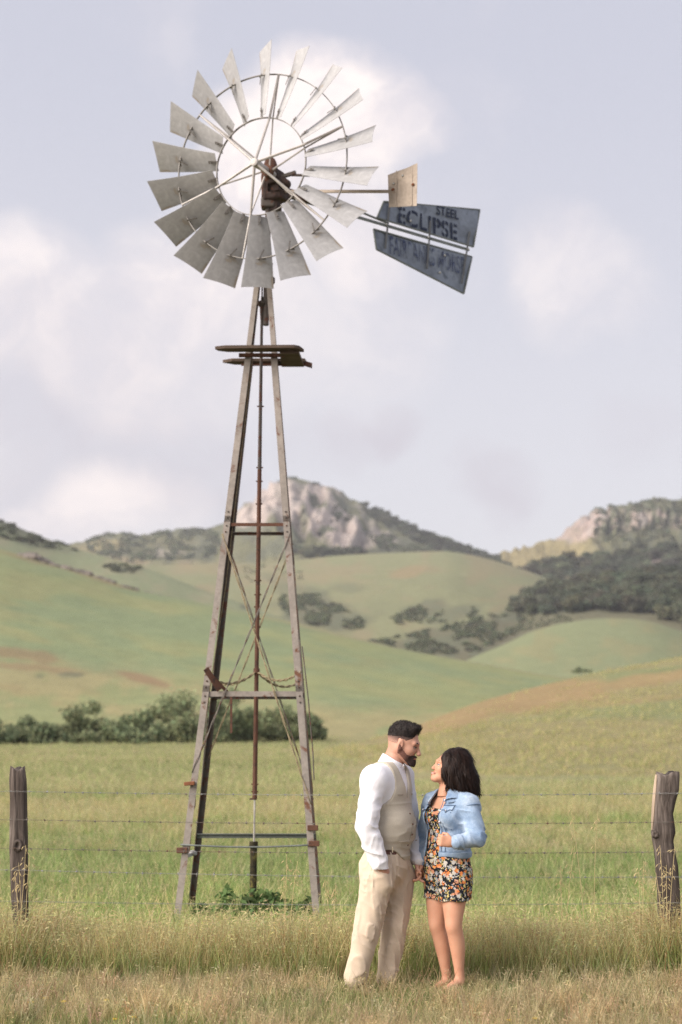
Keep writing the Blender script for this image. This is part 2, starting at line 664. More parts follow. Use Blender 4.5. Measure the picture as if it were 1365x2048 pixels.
HILLS = {}
def hill(name, label, crest, foot, prof=0.75, back=1.0, nu=260, nt=90, rough=0.0, rfreq=0.01, mat=None, colour=None, relief=None, ext=500):
    """crest and foot: surveyed (u, v, distance) lines; a sheet from the foot over the crest and down behind"""
    cu = np.array([c[0] for c in crest], float)
    u0, u1 = cu[0], cu[-1]
    us = np.linspace(u0, u1, nu)
    cv = np.interp(us, cu, [c[1] for c in crest]); cY = np.interp(us, cu, [c[2] for c in crest])
    ker = np.ones(5) / 5
    cvs = np.convolve(np.pad(cv, 2, 'edge'), ker, 'valid')
    fu = np.array([c[0] for c in foot], float)
    fz = np.interp(us, fu, [c[1] for c in foot]); fY = np.interp(us, fu, [c[2] for c in foot])
    C = np.array([at(a, b, y) for a, b, y in zip(us, cvs, cY)])
    ts = np.concatenate([np.linspace(0, 1, nt), 1 + np.linspace(0, 1, 16)[1:] ** 1.3 * back])
    P = np.zeros((len(ts), nu, 3))
    for j, t in enumerate(ts):
        if t <= 1:
            Y = fY + (cY - fY) * t
            eF = (fz - CAM_H) / fY; eC = (C[:, 2] - CAM_H) / cY
            g_ = math.sin(t * math.pi / 2) ** prof
            Z = .45 * (fz + (C[:, 2] - fz) * t) + .55 * (CAM_H + Y * (eF + (eC - eF) * g_))
        else:
            Y = cY + (cY - fY) * (t - 1)
            Z = C[:, 2] - (C[:, 2] - np.minimum(fz, 3.0) + 4) * smooth(0, back, np.array(t - 1)) 
        P[j, :, 0] = (us - 682.5) / FPX * (C[:, 1] * math.cos(PITCH) + (C[:, 2] - CAM_H) * math.sin(PITCH)) * (Y / cY)
        P[j, :, 1] = Y
        P[j, :, 2] = Z
    flat = P.reshape(-1, 3)
    T = np.repeat(ts[:, None], nu, 1).reshape(-1)
    fade = smooth(0.0, 0.12, T) * (1 - 0.75 * smooth(0.90, 1.0, T) * smooth(1.15, 1.0, T))
    if rough:
        flat[:, 2] += rough * fbm(flat * [rfreq, rfreq, 0], 5, 3) * fade
    uu, vv = proj(flat)
    if relief is not None:
        flat[:, :] = relief(flat, T, uu, vv)
    nz = fbm(np.stack([uu * 0.022, vv * 0.05, 0 * uu], -1), 5, 9)
    c = colour(flat, T, uu, vv, nz)
    idx = np.arange(len(ts) * nu).reshape(len(ts), nu)
    F = np.stack([idx[:-1, :-1], idx[:-1, 1:], idx[1:, 1:], idx[1:, :-1]], -1).reshape(-1, 4)
    o = mesh_obj(name, flat, F, mat or M_LAND, None, True, c)
    tag(o, label, None, None, 'structure')
    HILLS[label] = (flat.reshape(len(ts), nu, 3), uu.reshape(len(ts), nu), vv.reshape(len(ts), nu), nt)
    return o

# far rocky peak
def col_A(P, T, u, v, nz):
    n2 = fbm(P * [0.02, 0.02, 0.02], 4, 31)
    n3 = fbm(np.stack([u * .05, v * .035, 0 * u], -1), 4, 77)
    c = lerp(SCRUB * 1.25 * np.ones((len(P), 3)), np.array([.15, .15, .085]), smooth(-.3, .3, n2 + n3))
    # grass low on its flanks
    low = smooth(1108, 1135, v + 18 * nz - 0.02 * (u - 300))
    c = lerp(c, lerp(np.ones((len(P), 3)) * np.array([.215, .205, .115]), TAN * .85, smooth(-.2, .3, nz)), low)
    c = lerp(c, STRAW * .9, blobmask(u, v, [(200, 1093, 60, 14, -8, .8), (330, 1085, 60, 10, 0, .3)], nz))
    rock = blobmask(u, v, [(540, 1010, 66, 48, -30, 1), (600, 1000, 64, 44, 20, 1), (660, 1015, 70, 34, 30, .9), (710, 1060, 60, 26, 20, .85), (640, 1040, 60, 40, 40, 1), (690, 1075, 42, 30, 0, 1),
                           (500, 1030, 36, 26, -40, 1), (655, 985, 40, 16, 30, .9), (760, 1068, 45, 14, 25, .7), (690, 1030, 30, 22, 30, .8),
                           (340, 1105, 40, 8, 0, .5), (735, 1050, 20, 10, 0, .6)], nz * 1.2)
    rock = rock * smooth(.75, .2, blobmask(u, v, [(596, 957, 34, 8, 5, 1), (640, 1010, 30, 9, 40, .9), (690, 1005, 34, 10, 40, .9), (655, 1060, 20, 9, 0, .7),
                                                (610, 1040, 10, 22, 0, .6), (560, 985, 8, 20, 0, .4), (720, 1045, 26, 8, 30, .8)], nz * 1.6))
    rk = lerp(ROCK * np.ones((len(P), 3)), GREYROCK, smooth(-.1, .5, n3 + .4 * n2))
    return lerp(c, rk, rock)
def rel_A(P, T, u, v):
    n = fbm(np.stack([u * .035, v * .022, 0 * u], -1), 5, 51)
    r = 1 - np.abs(fbm(np.stack([u * .03, v * .018, 0 * u + 3], -1), 5, 52)) * 2
    m = blobmask(u, v, [(590, 1020, 120, 75, 10, 1), (690, 1070, 80, 40, 0, .8)], n * .5)
    fade = smooth(0.0, 0.2, T) * smooth(1.4, 1.0, T)
    P = P.copy()
    P[:, 1] += -(34 * r - 12) * m * fade
    P[:, 2] += (9 * n) * m * fade * smooth(1.0, .9, T) + 5.5 * fbm(np.stack([u * .09, v * .06, 0 * u], -1), 3, 8) * fade * (.35 + m)
    return P
hill('hill', 'far rocky peak with bare cliffs under its summit',
     [(-500, 1130, 1450), (-100, 1110, 1450), (120, 1095, 1450), (185, 1078, 1450), (215, 1066, 1450), (245, 1064, 1450), (285, 1070, 1450), (330, 1060, 1460), (375, 1055, 1470),
      (430, 1054, 1480), (455, 1042, 1490), (480, 1018, 1500), (510, 996, 1500), (545, 974, 1500), (568, 962, 1500), (585, 955, 1500), (605, 955, 1500), (625, 964, 1500),
      (650, 970, 1500), (680, 977, 1500), (697, 993, 1500), (730, 1010, 1500), (770, 1030, 1480), (830, 1057, 1450), (880, 1078, 1420), (940, 1100, 1390), (1000, 1114, 1350), (1060, 1140, 1300),
      (1120, 1168, 1260), (1250, 1210, 1200), (1500, 1260, 1150), (1900, 1290, 1100)],
     [(-500, 60, 800), (1900, 60, 800)], prof=1.25, nu=420, nt=150, rough=10, rfreq=.006, mat=M_ROCKHILL, colour=col_A, relief=rel_A)

# right mountain with outcrops
def col_B(P, T, u, v, nz):
    n3 = fbm(np.stack([u * .06, v * .03, 0 * u], -1), 4, 71)
    c = lerp(SCRUB * 1.2 * np.ones((len(P), 3)), np.array([.14, .14, .08]), smooth(-.3, .3, n3))
    grass = smooth(1064, 1082, v + 6 * nz) * smooth(1230, 1150, u)
    c = lerp(c, STRAW * .95, grass)
    rock = blobmask(u, v, [(1175, 1050, 42, 22, -30, 1), (1160, 1062, 50, 14, -10, .9), (1215, 1038, 20, 26, 0, 1), (1260, 1040, 26, 20, 0, .9), (1310, 1045, 30, 16, 0, .8), (1360, 1048, 26, 14, 0, .9), (1420, 1050, 60, 14, 0, .8)], nz * 1.3)
    rock = rock * smooth(-.25, .25, n3 + .12)
    return lerp(c, lerp(ROCK * np.array([1.0, .92, .9]) * np.ones((len(P), 3)), GREYROCK, smooth(0, .5, n3)), rock)
def rel_B(P, T, u, v):
    r = 1 - np.abs(fbm(np.stack([u * .05, v * .016, 0 * u + 3], -1), 4, 152)) * 2
    m = blobmask(u, v, [(1250, 1042, 150, 28, -5, 1)], r * .2)
    P = P.copy()
    P[:, 1] += -26 * r * m * smooth(1.2, .95, T)
    P[:, 2] += 5 * fbm(np.stack([u * .1, v * .07, 0 * u], -1), 3, 18) * smooth(.05, .2, T)
    return P
hill('hill', 'rocky mountain with rows of outcrops at the right edge',
     [(900, 1160, 1350), (980, 1113, 1350), (1000, 1106, 1350), (1040, 1096, 1350), (1105, 1081, 1350), (1125, 1066, 1350), (1150, 1046, 1350), (1165, 1036, 1350), (1190, 1024, 1360), (1205, 1017, 1370),
      (1235, 1008, 1380), (1265, 1006, 1390), (1300, 999, 1400), (1330, 996, 1400), (1365, 996, 1400), (1450, 985, 1400), (1700, 1000, 1400), (2000, 1050, 1400)],
     [(900, 60, 900), (2000, 60, 900)], prof=1.2, nu=260, nt=90, mat=M_ROCKHILL, colour=col_B, relief=rel_B)

# wooded shoulder behind the round grass hill
def col_wood(P, T, u, v, nz):
    c = SCRUB * np.ones((len(P), 3)) * .9
    c = lerp(c, GREYROCK * [1.1, 1.0, 1.02], blobmask(u, v, [(1330, 1135, 60, 22, 0, .9), (1290, 1120, 30, 12, 0, .7), (1350, 1165, 40, 16, 0, .6)], nz * 1.5))
    return c
hill('hill', 'dark wooded slope under the right mountain',
     [(940, 1215, 1050), (1000, 1155, 1050), (1035, 1148, 1050), (1080, 1136, 1050), (1130, 1124, 1050), (1180, 1116, 1050), (1260, 1106, 1050), (1365, 1102, 1050), (1500, 1096, 1050), (1900, 1108, 1050)],
     [(940, 50, 800), (1900, 50, 800)], prof=1.1, nu=160, nt=50, rough=6, rfreq=.01, mat=M_ROCKHILL, colour=col_wood)

# round grass hill under the peak
def col_C(P, T, u, v, nz):
    c = lerp(np.array([.20, .205, .118]) * np.ones((len(P), 3)), TAN * .82, .65 * smooth(-.2, .5, nz + .3 * fbm(P * [.01, .01, 0], 3, 4)))
    c = lerp(c, BROWN * 1.15, blobmask(u, v, [(820, 1143, 40, 10, -10, .55), (1000, 1200, 50, 5, 0, .2), (420, 1130, 90, 18, 5, .3)], nz))
    scr = blobmask(u, v, [(640, 1225, 90, 34, 10, .95), (600, 1190, 60, 26, 30, .6), (700, 1175, 34, 12, 0, .4), (840, 1225, 50, 16, -20, .75), (900, 1232, 60, 12, -15, .6),
                          (700, 1250, 40, 14, 0, .8), (560, 1160, 50, 14, 10, .4)], nz * 1.3)
    line = np.interp(u, [700, 800, 900, 1000, 1045, 1200], [1305, 1272, 1250, 1228, 1206, 1160])
    scr = np.maximum(scr, .9 * smooth(-6, 10, v - line + 12 * nz))
    c = lerp(c, lerp(SCRUB * 1.15 * np.ones((len(P), 3)), np.array([.135, .125, .082]), smooth(-.2, .4, fbm(np.stack([u * .04, v * .06, 0 * u], -1), 4, 61))), scr)
    return c
hill('hill', 'round pale green hill below the rocky peak',
     [(-100, 1215, 900), (150, 1150, 900), (260, 1128, 900), (330, 1130, 900), (420, 1128, 900), (520, 1128, 900), (600, 1120, 900), (680, 1112, 900), (760, 1107, 900), (840, 1103, 900), (900, 1103, 900), (950, 1112, 900), (1000, 1124, 900),
      (1060, 1143, 890), (1115, 1164, 880), (1200, 1200, 860), (1400, 1260, 800), (1700, 1300, 800)],
     [(-100, 10, 420), (1700, 10, 420)], prof=.85, nu=280, nt=110, rough=3.5, rfreq=.012, colour=col_C)

# lower wooded spur, right
def col_W2(P, T, u, v, nz):
    c = SCRUB * np.ones((len(P), 3))
    c = lerp(c, GREYROCK * [1.1, 1.0, 1.02], blobmask(u, v, [(1345, 1140, 60, 20, 0, .8), (1365, 1160, 50, 14, 0, .7)], nz * 1.5))
    low = smooth(1218, 1232, v + 8 * nz)
    return lerp(c, np.array([.125, .12, .078]), low)
hill('hill', 'oak covered spur behind the pale green mound',
     [(780, 1310, 620), (860, 1275, 640), (960, 1242, 660), (1010, 1226, 680), (1050, 1212, 700), (1090, 1190, 700), (1120, 1185, 700), (1180, 1172, 700), (1250, 1162, 700), (1365, 1155, 700), (1500, 1146, 700), (1800, 1146, 700)],
     [(780, 12, 430), (1800, 12, 430)], prof=.9, nu=180, nt=60, rough=2.5, rfreq=.02, colour=col_W2)

# pale green mound
def col_G(P, T, u, v, nz):
    c = lerp(np.array([.195, .215, .122]) * np.ones((len(P), 3)), STRAW * .85, .4 * smooth(.0, .6, nz + .2))
    return lerp(c, SCRUB * 1.3, smooth(.975, 1.0, T) * .7)
hill('hill', 'smooth pale green mound at the right',
     [(880, 1345, 380), (960, 1308, 390), (1010, 1288, 400), (1060, 1264, 410), (1110, 1249, 420), (1160, 1240, 420), (1220, 1236, 420), (1270, 1238, 420), (1300, 1242, 420), (1335, 1252, 420), (1380, 1268, 420), (1500, 1310, 400), (1700, 1380, 380)],
     [(880, 6, 230), (1700, 6, 230)], prof=.8, nu=140, nt=60, rough=.6, rfreq=.03, colour=col_G)

# far left ridge
def col_E1(P, T, u, v, nz):
    c = lerp(np.array([.205, .225, .135]) * np.ones((len(P), 3)), np.array([.235, .23, .145]), smooth(-.2, .4, nz))
    scr = smooth(.80, .93, T + .08 * nz) * smooth(190, 60, u)
    scr = np.maximum(scr, blobmask(u, v, [(240, 1138, 30, 8, 15, .8), (60, 1085, 50, 10, 20, .6), (490, 1212, 10, 6, 0, .9)], nz))
    return lerp(c, SCRUB * 1.2, scr)
hill('hill', 'left ridge with dark scrub along its crest',
     [(-500, 930, 600), (-200, 985, 600), (-60, 1015, 600), (0, 1040, 600), (30, 1052, 600), (60, 1065, 600), (100, 1080, 600), (150, 1096, 600), (210, 1112, 590), (270, 1130, 580), (330, 1150, 570), (400, 1178, 560), (470, 1203, 540), (540, 1228, 520), (620, 1256, 500), (760, 1300, 480), (900, 1350, 460)],
     [(-500, 6, 330), (900, 6, 330)], prof=.9, nu=220, nt=70, rough=1.5, rfreq=.02, colour=col_E1)

# big green left hill
def col_E2(P, T, u, v, nz):
    n2 = fbm(P * [.03, .03, 0], 4, 24)
    n4 = fbm(np.stack([u * .006 + v * .01, v * .05 - u * .012, 0 * u], -1), 4, 14)
    c = lerp(GREEN * 1.08 * np.ones((len(P), 3)), GREEN2 * 1.12, smooth(-.5, .5, n2 + n4))
    top = smooth(.86, .985, T + .05 * nz) * smooth(250, 650, u)
    c = lerp(c, TAN * .95, top * .55)
    c = lerp(c, STRAW * .9, .18 * smooth(0, .5, n4))
    low = smooth(1295, 1345, v + 20 * nz - np.interp(u, [0, 350, 700, 1000], [0, 30, 95, 75]))
    c = lerp(c, lerp(STRAW * .95 * np.ones((len(P), 3)), GREEN2 * 1.1, smooth(-.3, .4, n2 + nz)), low * .75)
    c = lerp(c, BROWN * .95, blobmask(u, v, [(30, 1307, 100, 14, 8, .7), (70, 1335, 90, 9, 6, .6), (285, 1357, 52, 9, 14, .85), (-20, 1375, 60, 8, 0, .3), (70, 1122, 60, 5, 15, .5), (190, 1156, 90, 4, 17, .5)], nz))
    c = lerp(c, SCRUB * 1.2, blobmask(u, v, [(140, 1350, 25, 6, 0, .7), (80, 1352, 12, 5, 0, .6)], nz))
    return c
hill('hill', 'broad green hillside falling from left to right',
     [(-500, 985, 330), (-200, 1050, 330), (-60, 1085, 330), (0, 1098, 330), (50, 1112, 330), (110, 1130, 325), (180, 1150, 320), (260, 1176, 310), (350, 1195, 300), (430, 1210, 295), (520, 1228, 290), (600, 1247, 280), (700, 1272, 270), (800, 1296, 260),
      (900, 1316, 250), (1000, 1334, 240), (1080, 1348, 235), (1180, 1362, 230), (1300, 1400, 220), (1450, 1440, 215), (1600, 1460, 210)],
     [(-500, 2.6, 128), (1600, 2.6, 128)], prof=.8, nu=320, nt=140, rough=.8, rfreq=.03, colour=col_E2)

# near right rise
def col_F(P, T, u, v, nz):
    n2 = fbm(np.stack([P[:, 0] * .05, P[:, 1] * .09, 0 * u], -1), 5, 21)
    c = lerp(GREEN2 * .92 * np.ones((len(P), 3)), STRAW * .80, .8 * smooth(-.4, .3, n2 + .1))
    c = lerp(c, np.array([.275, .195, .105]), blobmask(u, v, [(1090, 1392, 180, 26, -9, .85), (1290, 1360, 120, 15, -9, .75), (900, 1442, 150, 20, -15, .8), (1270, 1402, 110, 7, -6, .45), (790, 1466, 70, 7, -12, .7)], nz * .8))
    return c
hill('hill', 'straw coloured rise with a brown bank behind the couple',
     [(500, 1530, 80), (640, 1508, 85), (700, 1492, 88), (760, 1476, 92), (820, 1456, 96), (900, 1424, 100), (960, 1403, 104), (1030, 1383, 108), (1120, 1362, 112), (1200, 1344, 115), (1280, 1328, 118), (1365, 1313, 120), (1500, 1290, 124), (1800, 1270, 130)],
     [(500, -.3, 44), (700, -.1, 44), (900, .05, 44), (1800, .05, 42)], prof=1.05, nu=200, nt=120, rough=.25, rfreq=.08, colour=col_F)

# ------------------------------------------------------------------ foliage prototypes
def leaf_material(name, c, var=.35, trans=.35, instancer=False):
    t = NT(name)
    a = t.n('ShaderNodeAttribute', attribute_name='Col')
    col = t.mix(1.0, tuple(c), a.outputs['Color'], 'MULTIPLY')
    if instancer:
        b = t.n('ShaderNodeAttribute', attribute_name='tint', attribute_type='INSTANCER')
        col = t.mix(1.0, col, b.outputs['Color'], 'MULTIPLY')
    t.base(col)
    t.set(.75, 0, .15)
    tr = t.n('ShaderNodeBsdfTranslucent')
    t.l(col, tr.inputs['Color'])
    ms = t.n('ShaderNodeMixShader')
    ms.inputs[0].default_value = trans
    t.l(t.b.outputs[0], ms.inputs[1])
    t.l(tr.outputs[0], ms.inputs[2])
    t.l(ms.outputs[0], t.out.inputs[0])
    return t.m

def leaf_cloud(centres, radii, n, size, rng, flat=.85, elong=1.6):
    """n leaf quads on and in a set of ellipsoidal clumps"""
    centres = np.asarray(centres, float); radii = np.asarray(radii, float)
    w = radii.prod(1) ** .66
    k = rng.choice(len(centres), n, p=w / w.sum())
    d = rng.normal(size=(n, 3))
    d /= np.linalg.norm(d, axis=1)[:, None]
    rr = rng.random(n) ** .35
    p = centres[k] + d * radii[k] * rr[:, None] * (1 + .18 * rng.normal(size=(n, 1)))
    nrm = d * .6 + rng.normal(size=(n, 3)) * .6 + [0, 0, .3]
    nrm /= np.linalg.norm(nrm, axis=1)[:, None]
    t = np.cross(nrm, rng.normal(size=(n, 3)))
    t /= np.linalg.norm(t, axis=1)[:, None]
    b = np.cross(nrm, t)
    s = size * rng.uniform(.6, 1.4, (n, 1))
    V = np.stack([p - t * s * elong * .5, p + b * s * .5, p + t * s * elong * .5, p - b * s * .5], 1).reshape(-1, 3)
    F = np.arange(n * 4).reshape(n, 4)
    tone = np.clip((1 + .25 * rng.normal(size=n)) * rng.uniform(.7, 1.3, len(centres))[k], .4, 1.8)
    C = np.repeat(np.stack([tone * (1 + .08 * rng.normal(size=n)), tone, tone * .95], 1), 4, 0)
    return V, F, C

def free_obj(name, V, F, mat, col, smooth_=False):
    o = mesh_obj(name, V, F, mat, None, smooth_, col)
    COL.objects.unlink(o)
    return o

M_OAK = leaf_material('oak_leaves', (.115, .125, .085), instancer=True)
def oak_protos():
    out = []
    rng = np.random.default_rng(3)
    for i in range(4):
        cs = []; rs = []
        for j in range(9):
            a = rng.uniform(0, 6.28); r = rng.uniform(.0, .38)
            cs.append((r * math.cos(a), r * math.sin(a), rng.uniform(.35, .8)))
            q = rng.uniform(.16, .3)
            rs.append((q, q, q * .8))
        V, F, C = leaf_cloud(cs, rs, 900, .085, rng)
        tr = MB().tube([(0, 0, -.1), (.01, 0, .25), (.03, .02, .55)], [.045, .035, .015], 6)
        n = len(V)
        V = np.concatenate([V, np.array(tr.V)])
        F = F.tolist() + [tuple(k + n for k in f) for f in tr.F]
        C = np.concatenate([C, np.tile([1.2, .9, .8], (len(tr.V), 1))])
        out.append(free_obj('oak_kind_%d' % i, V, F, M_OAK, C))
    return out

def inpoly(u, v, poly):
    m = np.zeros(u.shape, bool)
    j = len(poly) - 1
    for i in range(len(poly)):
        xi, yi = poly[i]; xj, yj = poly[j]
        c = ((yi > v) != (yj > v)) & (u < (xj - xi) * (v - yi) / (yj - yi + 1e-9) + xi)
        m ^= c
        j = i
    return m

def sample_hill(label, poly, n, rng, thin=None):
    G, uu, vv, nt = HILLS[label]
    G = G[:nt]; uu = uu[:nt]; vv = vv[:nt]
    res = []
    tries = 0
    while len(res) < n and tries < 60:
        tries += 1
        i = rng.random(4000) * (G.shape[0] - 1.001); j = rng.random(4000) * (G.shape[1] - 1.001)
        a = i.astype(int); b = j.astype(int); fa = (i - a)[:, None]; fb = (j - b)[:, None]
        p = (G[a, b] * (1 - fa) + G[a + 1, b] * fa) * (1 - fb) + (G[a, b + 1] * (1 - fa) + G[a + 1, b + 1] * fa) * fb
        u, v = proj(p)
        ok = inpoly(u, v, poly)
        nzv = fbm(np.stack([u * .04, v * .06, 0 * u], -1), 3, 91)
        if thin is not None:
            ok &= nzv > thin
        res += p[ok].tolist()
    return np.array(res[:n])

def woods():
    rng = np.random.default_rng(5)
    pr = oak_protos()
    def put(name, label, parts, smin, smax, zs=(.75, 1.0), br=1.0):
        P = []; Sx = []
        for (lab, poly, n, thin, k) in parts:
            q = sample_hill(lab, poly, n, rng, thin)
            if len(q):
                P.append(q); Sx.append(np.full(len(q), k))
        P = np.concatenate(P); Sx = np.concatenate(Sx)
        n = len(P)
        s = rng.uniform(smin, smax, n) * Sx
        sc3 = np.stack([s, s, s * rng.uniform(*zs, n)], 1)
        P[:, 2] -= s * .12
        tint = np.clip(1 + .22 * rng.normal(size=(n, 1)), .55, 1.6) * br * np.array([1, 1, 1]) * (1 + .06 * rng.normal(size=(n, 3)))
        o = scatter(name, pr, P, np.stack([0 * s, 0 * s, rng.uniform(0, 6.28, n)], 1), sc3, rng.integers(0, 4, n), tint)
        tag(o, label, None)
        return o
    A = 'far rocky peak with bare cliffs under its summit'
    B = 'rocky mountain with rows of outcrops at the right edge'
    W1 = 'dark wooded slope under the right mountain'
    Cc = 'round pale green hill below the rocky peak'
    W2 = 'oak covered spur behind the pale green mound'
    E1 = 'left ridge with dark scrub along its crest'
    put('oak_wood', 'dark oak wood covering the slopes at the right',
        [(W1, [(1000, 1135), (1100, 1120), (1200, 1100), (1400, 1090), (1700, 1090), (1700, 1250), (1300, 1250), (1100, 1170)], 520, None, 1.1),
         (W2, [(1030, 1222), (1060, 1200), (1120, 1172), (1200, 1156), (1300, 1168), (1380, 1166), (1700, 1130), (1700, 1330), (1370, 1262), (1320, 1236), (1220, 1226), (1150, 1226), (1080, 1232)], 620, None, .95),
         (W2, [(1200, 1156), (1300, 1150), (1400, 1140), (1400, 1170), (1300, 1168)], 40, None, .8)], 7, 12)
    put('oak_wood', 'narrow strip of dark trees down the right shoulder of the peak',
        [(A, [(715, 1000), (760, 1020), (840, 1058), (940, 1096), (1010, 1112), (1120, 1164), (1100, 1180), (1000, 1140), (900, 1112), (820, 1078), (770, 1052), (730, 1025)], 440, None, 1.0),
         (A, [(560, 965), (585, 952), (630, 962), (690, 978), (700, 1000), (640, 985)], 28, 0.05, .5),
         (A, [(585, 1098), (720, 1098), (730, 1118), (640, 1122), (590, 1112)], 60, None, .8),
         (A, [(600, 990), (690, 1010), (720, 1060), (660, 1050)], 26, .1, .6)], 6, 12, (.5, .75))
    put('scrub', 'low grey green scrub on the flanks of the peak',
        [(A, [(170, 1075), (240, 1062), (430, 1056), (450, 1100), (420, 1115), (260, 1125), (180, 1105)], 900, -.15, 1),
         (A, [(720, 1060), (880, 1085), (900, 1110), (760, 1100)], 300, -.15, 1),
         (B, [(1150, 1010), (1365, 995), (1500, 1000), (1500, 1080), (1200, 1085), (1170, 1050)], 600, -.05, 1)], 2.4, 5.5, (.35, .6), 1.7)
    put('scrub', 'dark scrub in the folds of the round hill',
        [(Cc, [(560, 1180), (640, 1190), (730, 1240), (720, 1262), (620, 1250), (560, 1220)], 600, -.05, 1),
         (Cc, [(780, 1235), (840, 1210), (960, 1215), (940, 1240), (860, 1248), (790, 1250)], 260, .0, .8),
         (Cc, [(690, 1290), (800, 1272), (900, 1250), (1045, 1206), (1080, 1240), (960, 1300), (800, 1320)], 1100, -.15, .9),
         (W2, [(800, 1300), (960, 1240), (1040, 1215), (1120, 1230), (1180, 1235), (1050, 1262), (960, 1305), (880, 1330)], 900, -.2, .65),
         (Cc, [(480, 1130), (600, 1130), (620, 1160), (500, 1165)], 60, .1, .7)], 1.2, 3.2, (.35, .6), 1.75)
    put('scrub', 'dark scrub along the crest of the left ridge',
        [(E1, [(-200, 985), (0, 1038), (150, 1094), (160, 1102), (80, 1096), (0, 1075), (-200, 1030)], 260, -.15, 1),
         (E1, [(200, 1128), (280, 1132), (275, 1148), (210, 1142)], 25, None, 1)], 2, 4.5, (.3, .5), 1.5)
woods()

# lone dark bush on the valley floor
M_BUSH = leaf_material('bush_leaves', (.26, .29, .17))
M_BUSHD = leaf_material('dark_bush_leaves', (.20, .235, .135))
M_BARK = mat_plain('bark', (.10, .08, .06), .95, var=.35, scale=8, bump=.5, bdist=.02)

def shrub(name, label, cat, loc, w, d, h, n, size, seed, mat, group=None, clumps=14, low=.12, dens=1.0):
    rng = np.random.default_rng(seed)
    root = empty(name, loc)
    tag(root, label, cat, group)
    cs = []; rs = []
    for i in range(clumps):
        a = rng.uniform(0, 6.28); r = math.sqrt(rng.random())
        x = r * math.cos(a) * w * .42; y = r * math.sin(a) * d * .42
        top = h * (1 - .55 * r * r) * rng.uniform(.75, 1.0)
        z = rng.uniform(low * h, max(top - .18 * h, low * h + .01))
        q = rng.uniform(.11, .22)
        cs.append((x, y, z)); rs.append((w * q * .8, d * q * .8, h * q * .85))
    V, F, C = leaf_cloud(cs, rs, int(n * dens), size, rng)
    V[:, 2] = np.maximum(V[:, 2], .03)
    mesh_obj('crown', V, F, mat, root, False, C)
    m = MB()
    for i in range(7):
        c = cs[rng.integers(len(cs))]
        b = np.array([rng.uniform(-.12, .12) * w, rng.uniform(-.12, .12) * d, -.1])
        mid = (b + np.array(c)) * .5 + rng.normal(size=3) * .05 * h
        m.tube([b, mid, np.array(c)], [.03 * h / 2.5, .02 * h / 2.5, .008 * h / 2.5], 6)
    o = mesh_obj('trunk', m.V, m.F, M_BARK, root)
    return root

G_, U_, V_, nt_ = HILLS['broad green hillside falling from left to right']
p = at(1165, 1346, 232)
shrub('bush', 'small lone dark bush on the valley floor beyond the right rise', 'bush', (p[0], p[1], p[2]), 3.4, 3.0, 1.5, 900, .16, 88, M_BUSHD)

def bushes():
    spec = [  # u, v of the base, distance, width px, height px, label
        (-70, 1488, 96, 150, 80, 'dark green shrub cut by the left edge of the frame', 0),
        (70, 1489, 98, 130, 68, 'lowest shrub of the row at the far left', 0),
        (170, 1488, 100, 130, 84, 'pale leafy shrub between the low shrubs and the big willow', 1),
        (265, 1487, 99, 120, 80, 'shrub left of the windmill beside the brown dirt patch', 0),
        (365, 1484, 104, 150, 128, 'tallest willow bush standing behind the left tower legs', 1),
        (460, 1482, 103, 130, 96, 'shrub seen through the tower left of the pump rod', 0),
        (545, 1480, 106, 120, 84, 'shrub seen through the tower right of the pump rod', 1),
        (612, 1474, 110, 80, 62, 'shrub ending the row just right of the tower', 0),
    ]
    for i, (u, v, Y, w, h, lab, k) in enumerate(spec):
        p = at(u, v, Y)
        p[2] = ground_z(p[0], Y) - .05
        s = Y / FPX
        shrub('shrub', lab, 'shrub', tuple(p), w * s * 1.15, w * s * .9, h * s * 1.22, 5600, .17, 100 + i, (M_BUSHD, M_BUSH)[k], 'shrubs along the foot of the hill', clumps=26, low=.05)
bushes()

# broken stone ridge on the left hill
def rock_ridge():
    rng = np.random.default_rng(8)
    protos = []
    m_r = mat_plain('ridge_stone', (.17, .145, .125), .95, var=.35, scale=1.2, bump=.8, bdist=.1)
    for k in range(4):
        me = bpy.data.meshes.new('rock')
        bm = bmesh.new()
        bmesh.ops.create_icosphere(bm, subdivisions=2, radius=1)
        co = np.array([v.co[:] for v in bm.verts])
        nz = fbm(co * 1.3 + k * 9, 3, k)
        for v, q in zip(bm.verts, nz):
            v.co *= 1 + .45 * q
        bm.to_mesh(me); bm.free()
        me.materials.append(m_r)
        protos.append(me)
    root = None
    us = np.sort(np.concatenate([rng.uniform(35, 330, 85), rng.normal(66, 12, 16), rng.normal(170, 9, 10)]))
    for u in us:
        vline = np.interp(u, [35, 60, 110, 180, 260, 330], [1113, 1113, 1130, 1150, 1176, 1192])
        Y = np.interp(u, [0, 110, 180, 260, 350], [328, 324, 319, 309, 299]) - rng.uniform(0, 5)
        p = at(u, vline, Y)
        p[2] = p[2] - .15
        if root is None:
            root = empty('rock_ridge', tuple(p))
            tag(root, 'broken line of brown rocks along the crest of the green hill', 'rocks')
        s = rng.uniform(.35, .85) * (1.7 if abs(u - 66) < 22 else 1.3 if abs(u - 170) < 12 else 1) * float(np.interp(u, [35, 200, 330], [1, .95, .45]))
        o = bpy.data.objects.new('rock', protos[rng.integers(4)])
        link(o, root)
        o.location = np.array(p) - np.array(root.location)
        o.scale = (s * rng.uniform(1.2, 2.6), s, s * rng.uniform(.55, .9))
        o.rotation_euler = (rng.uniform(-.3, .3), rng.uniform(-.3, .3), rng.uniform(0, 6.28))
rock_ridge()
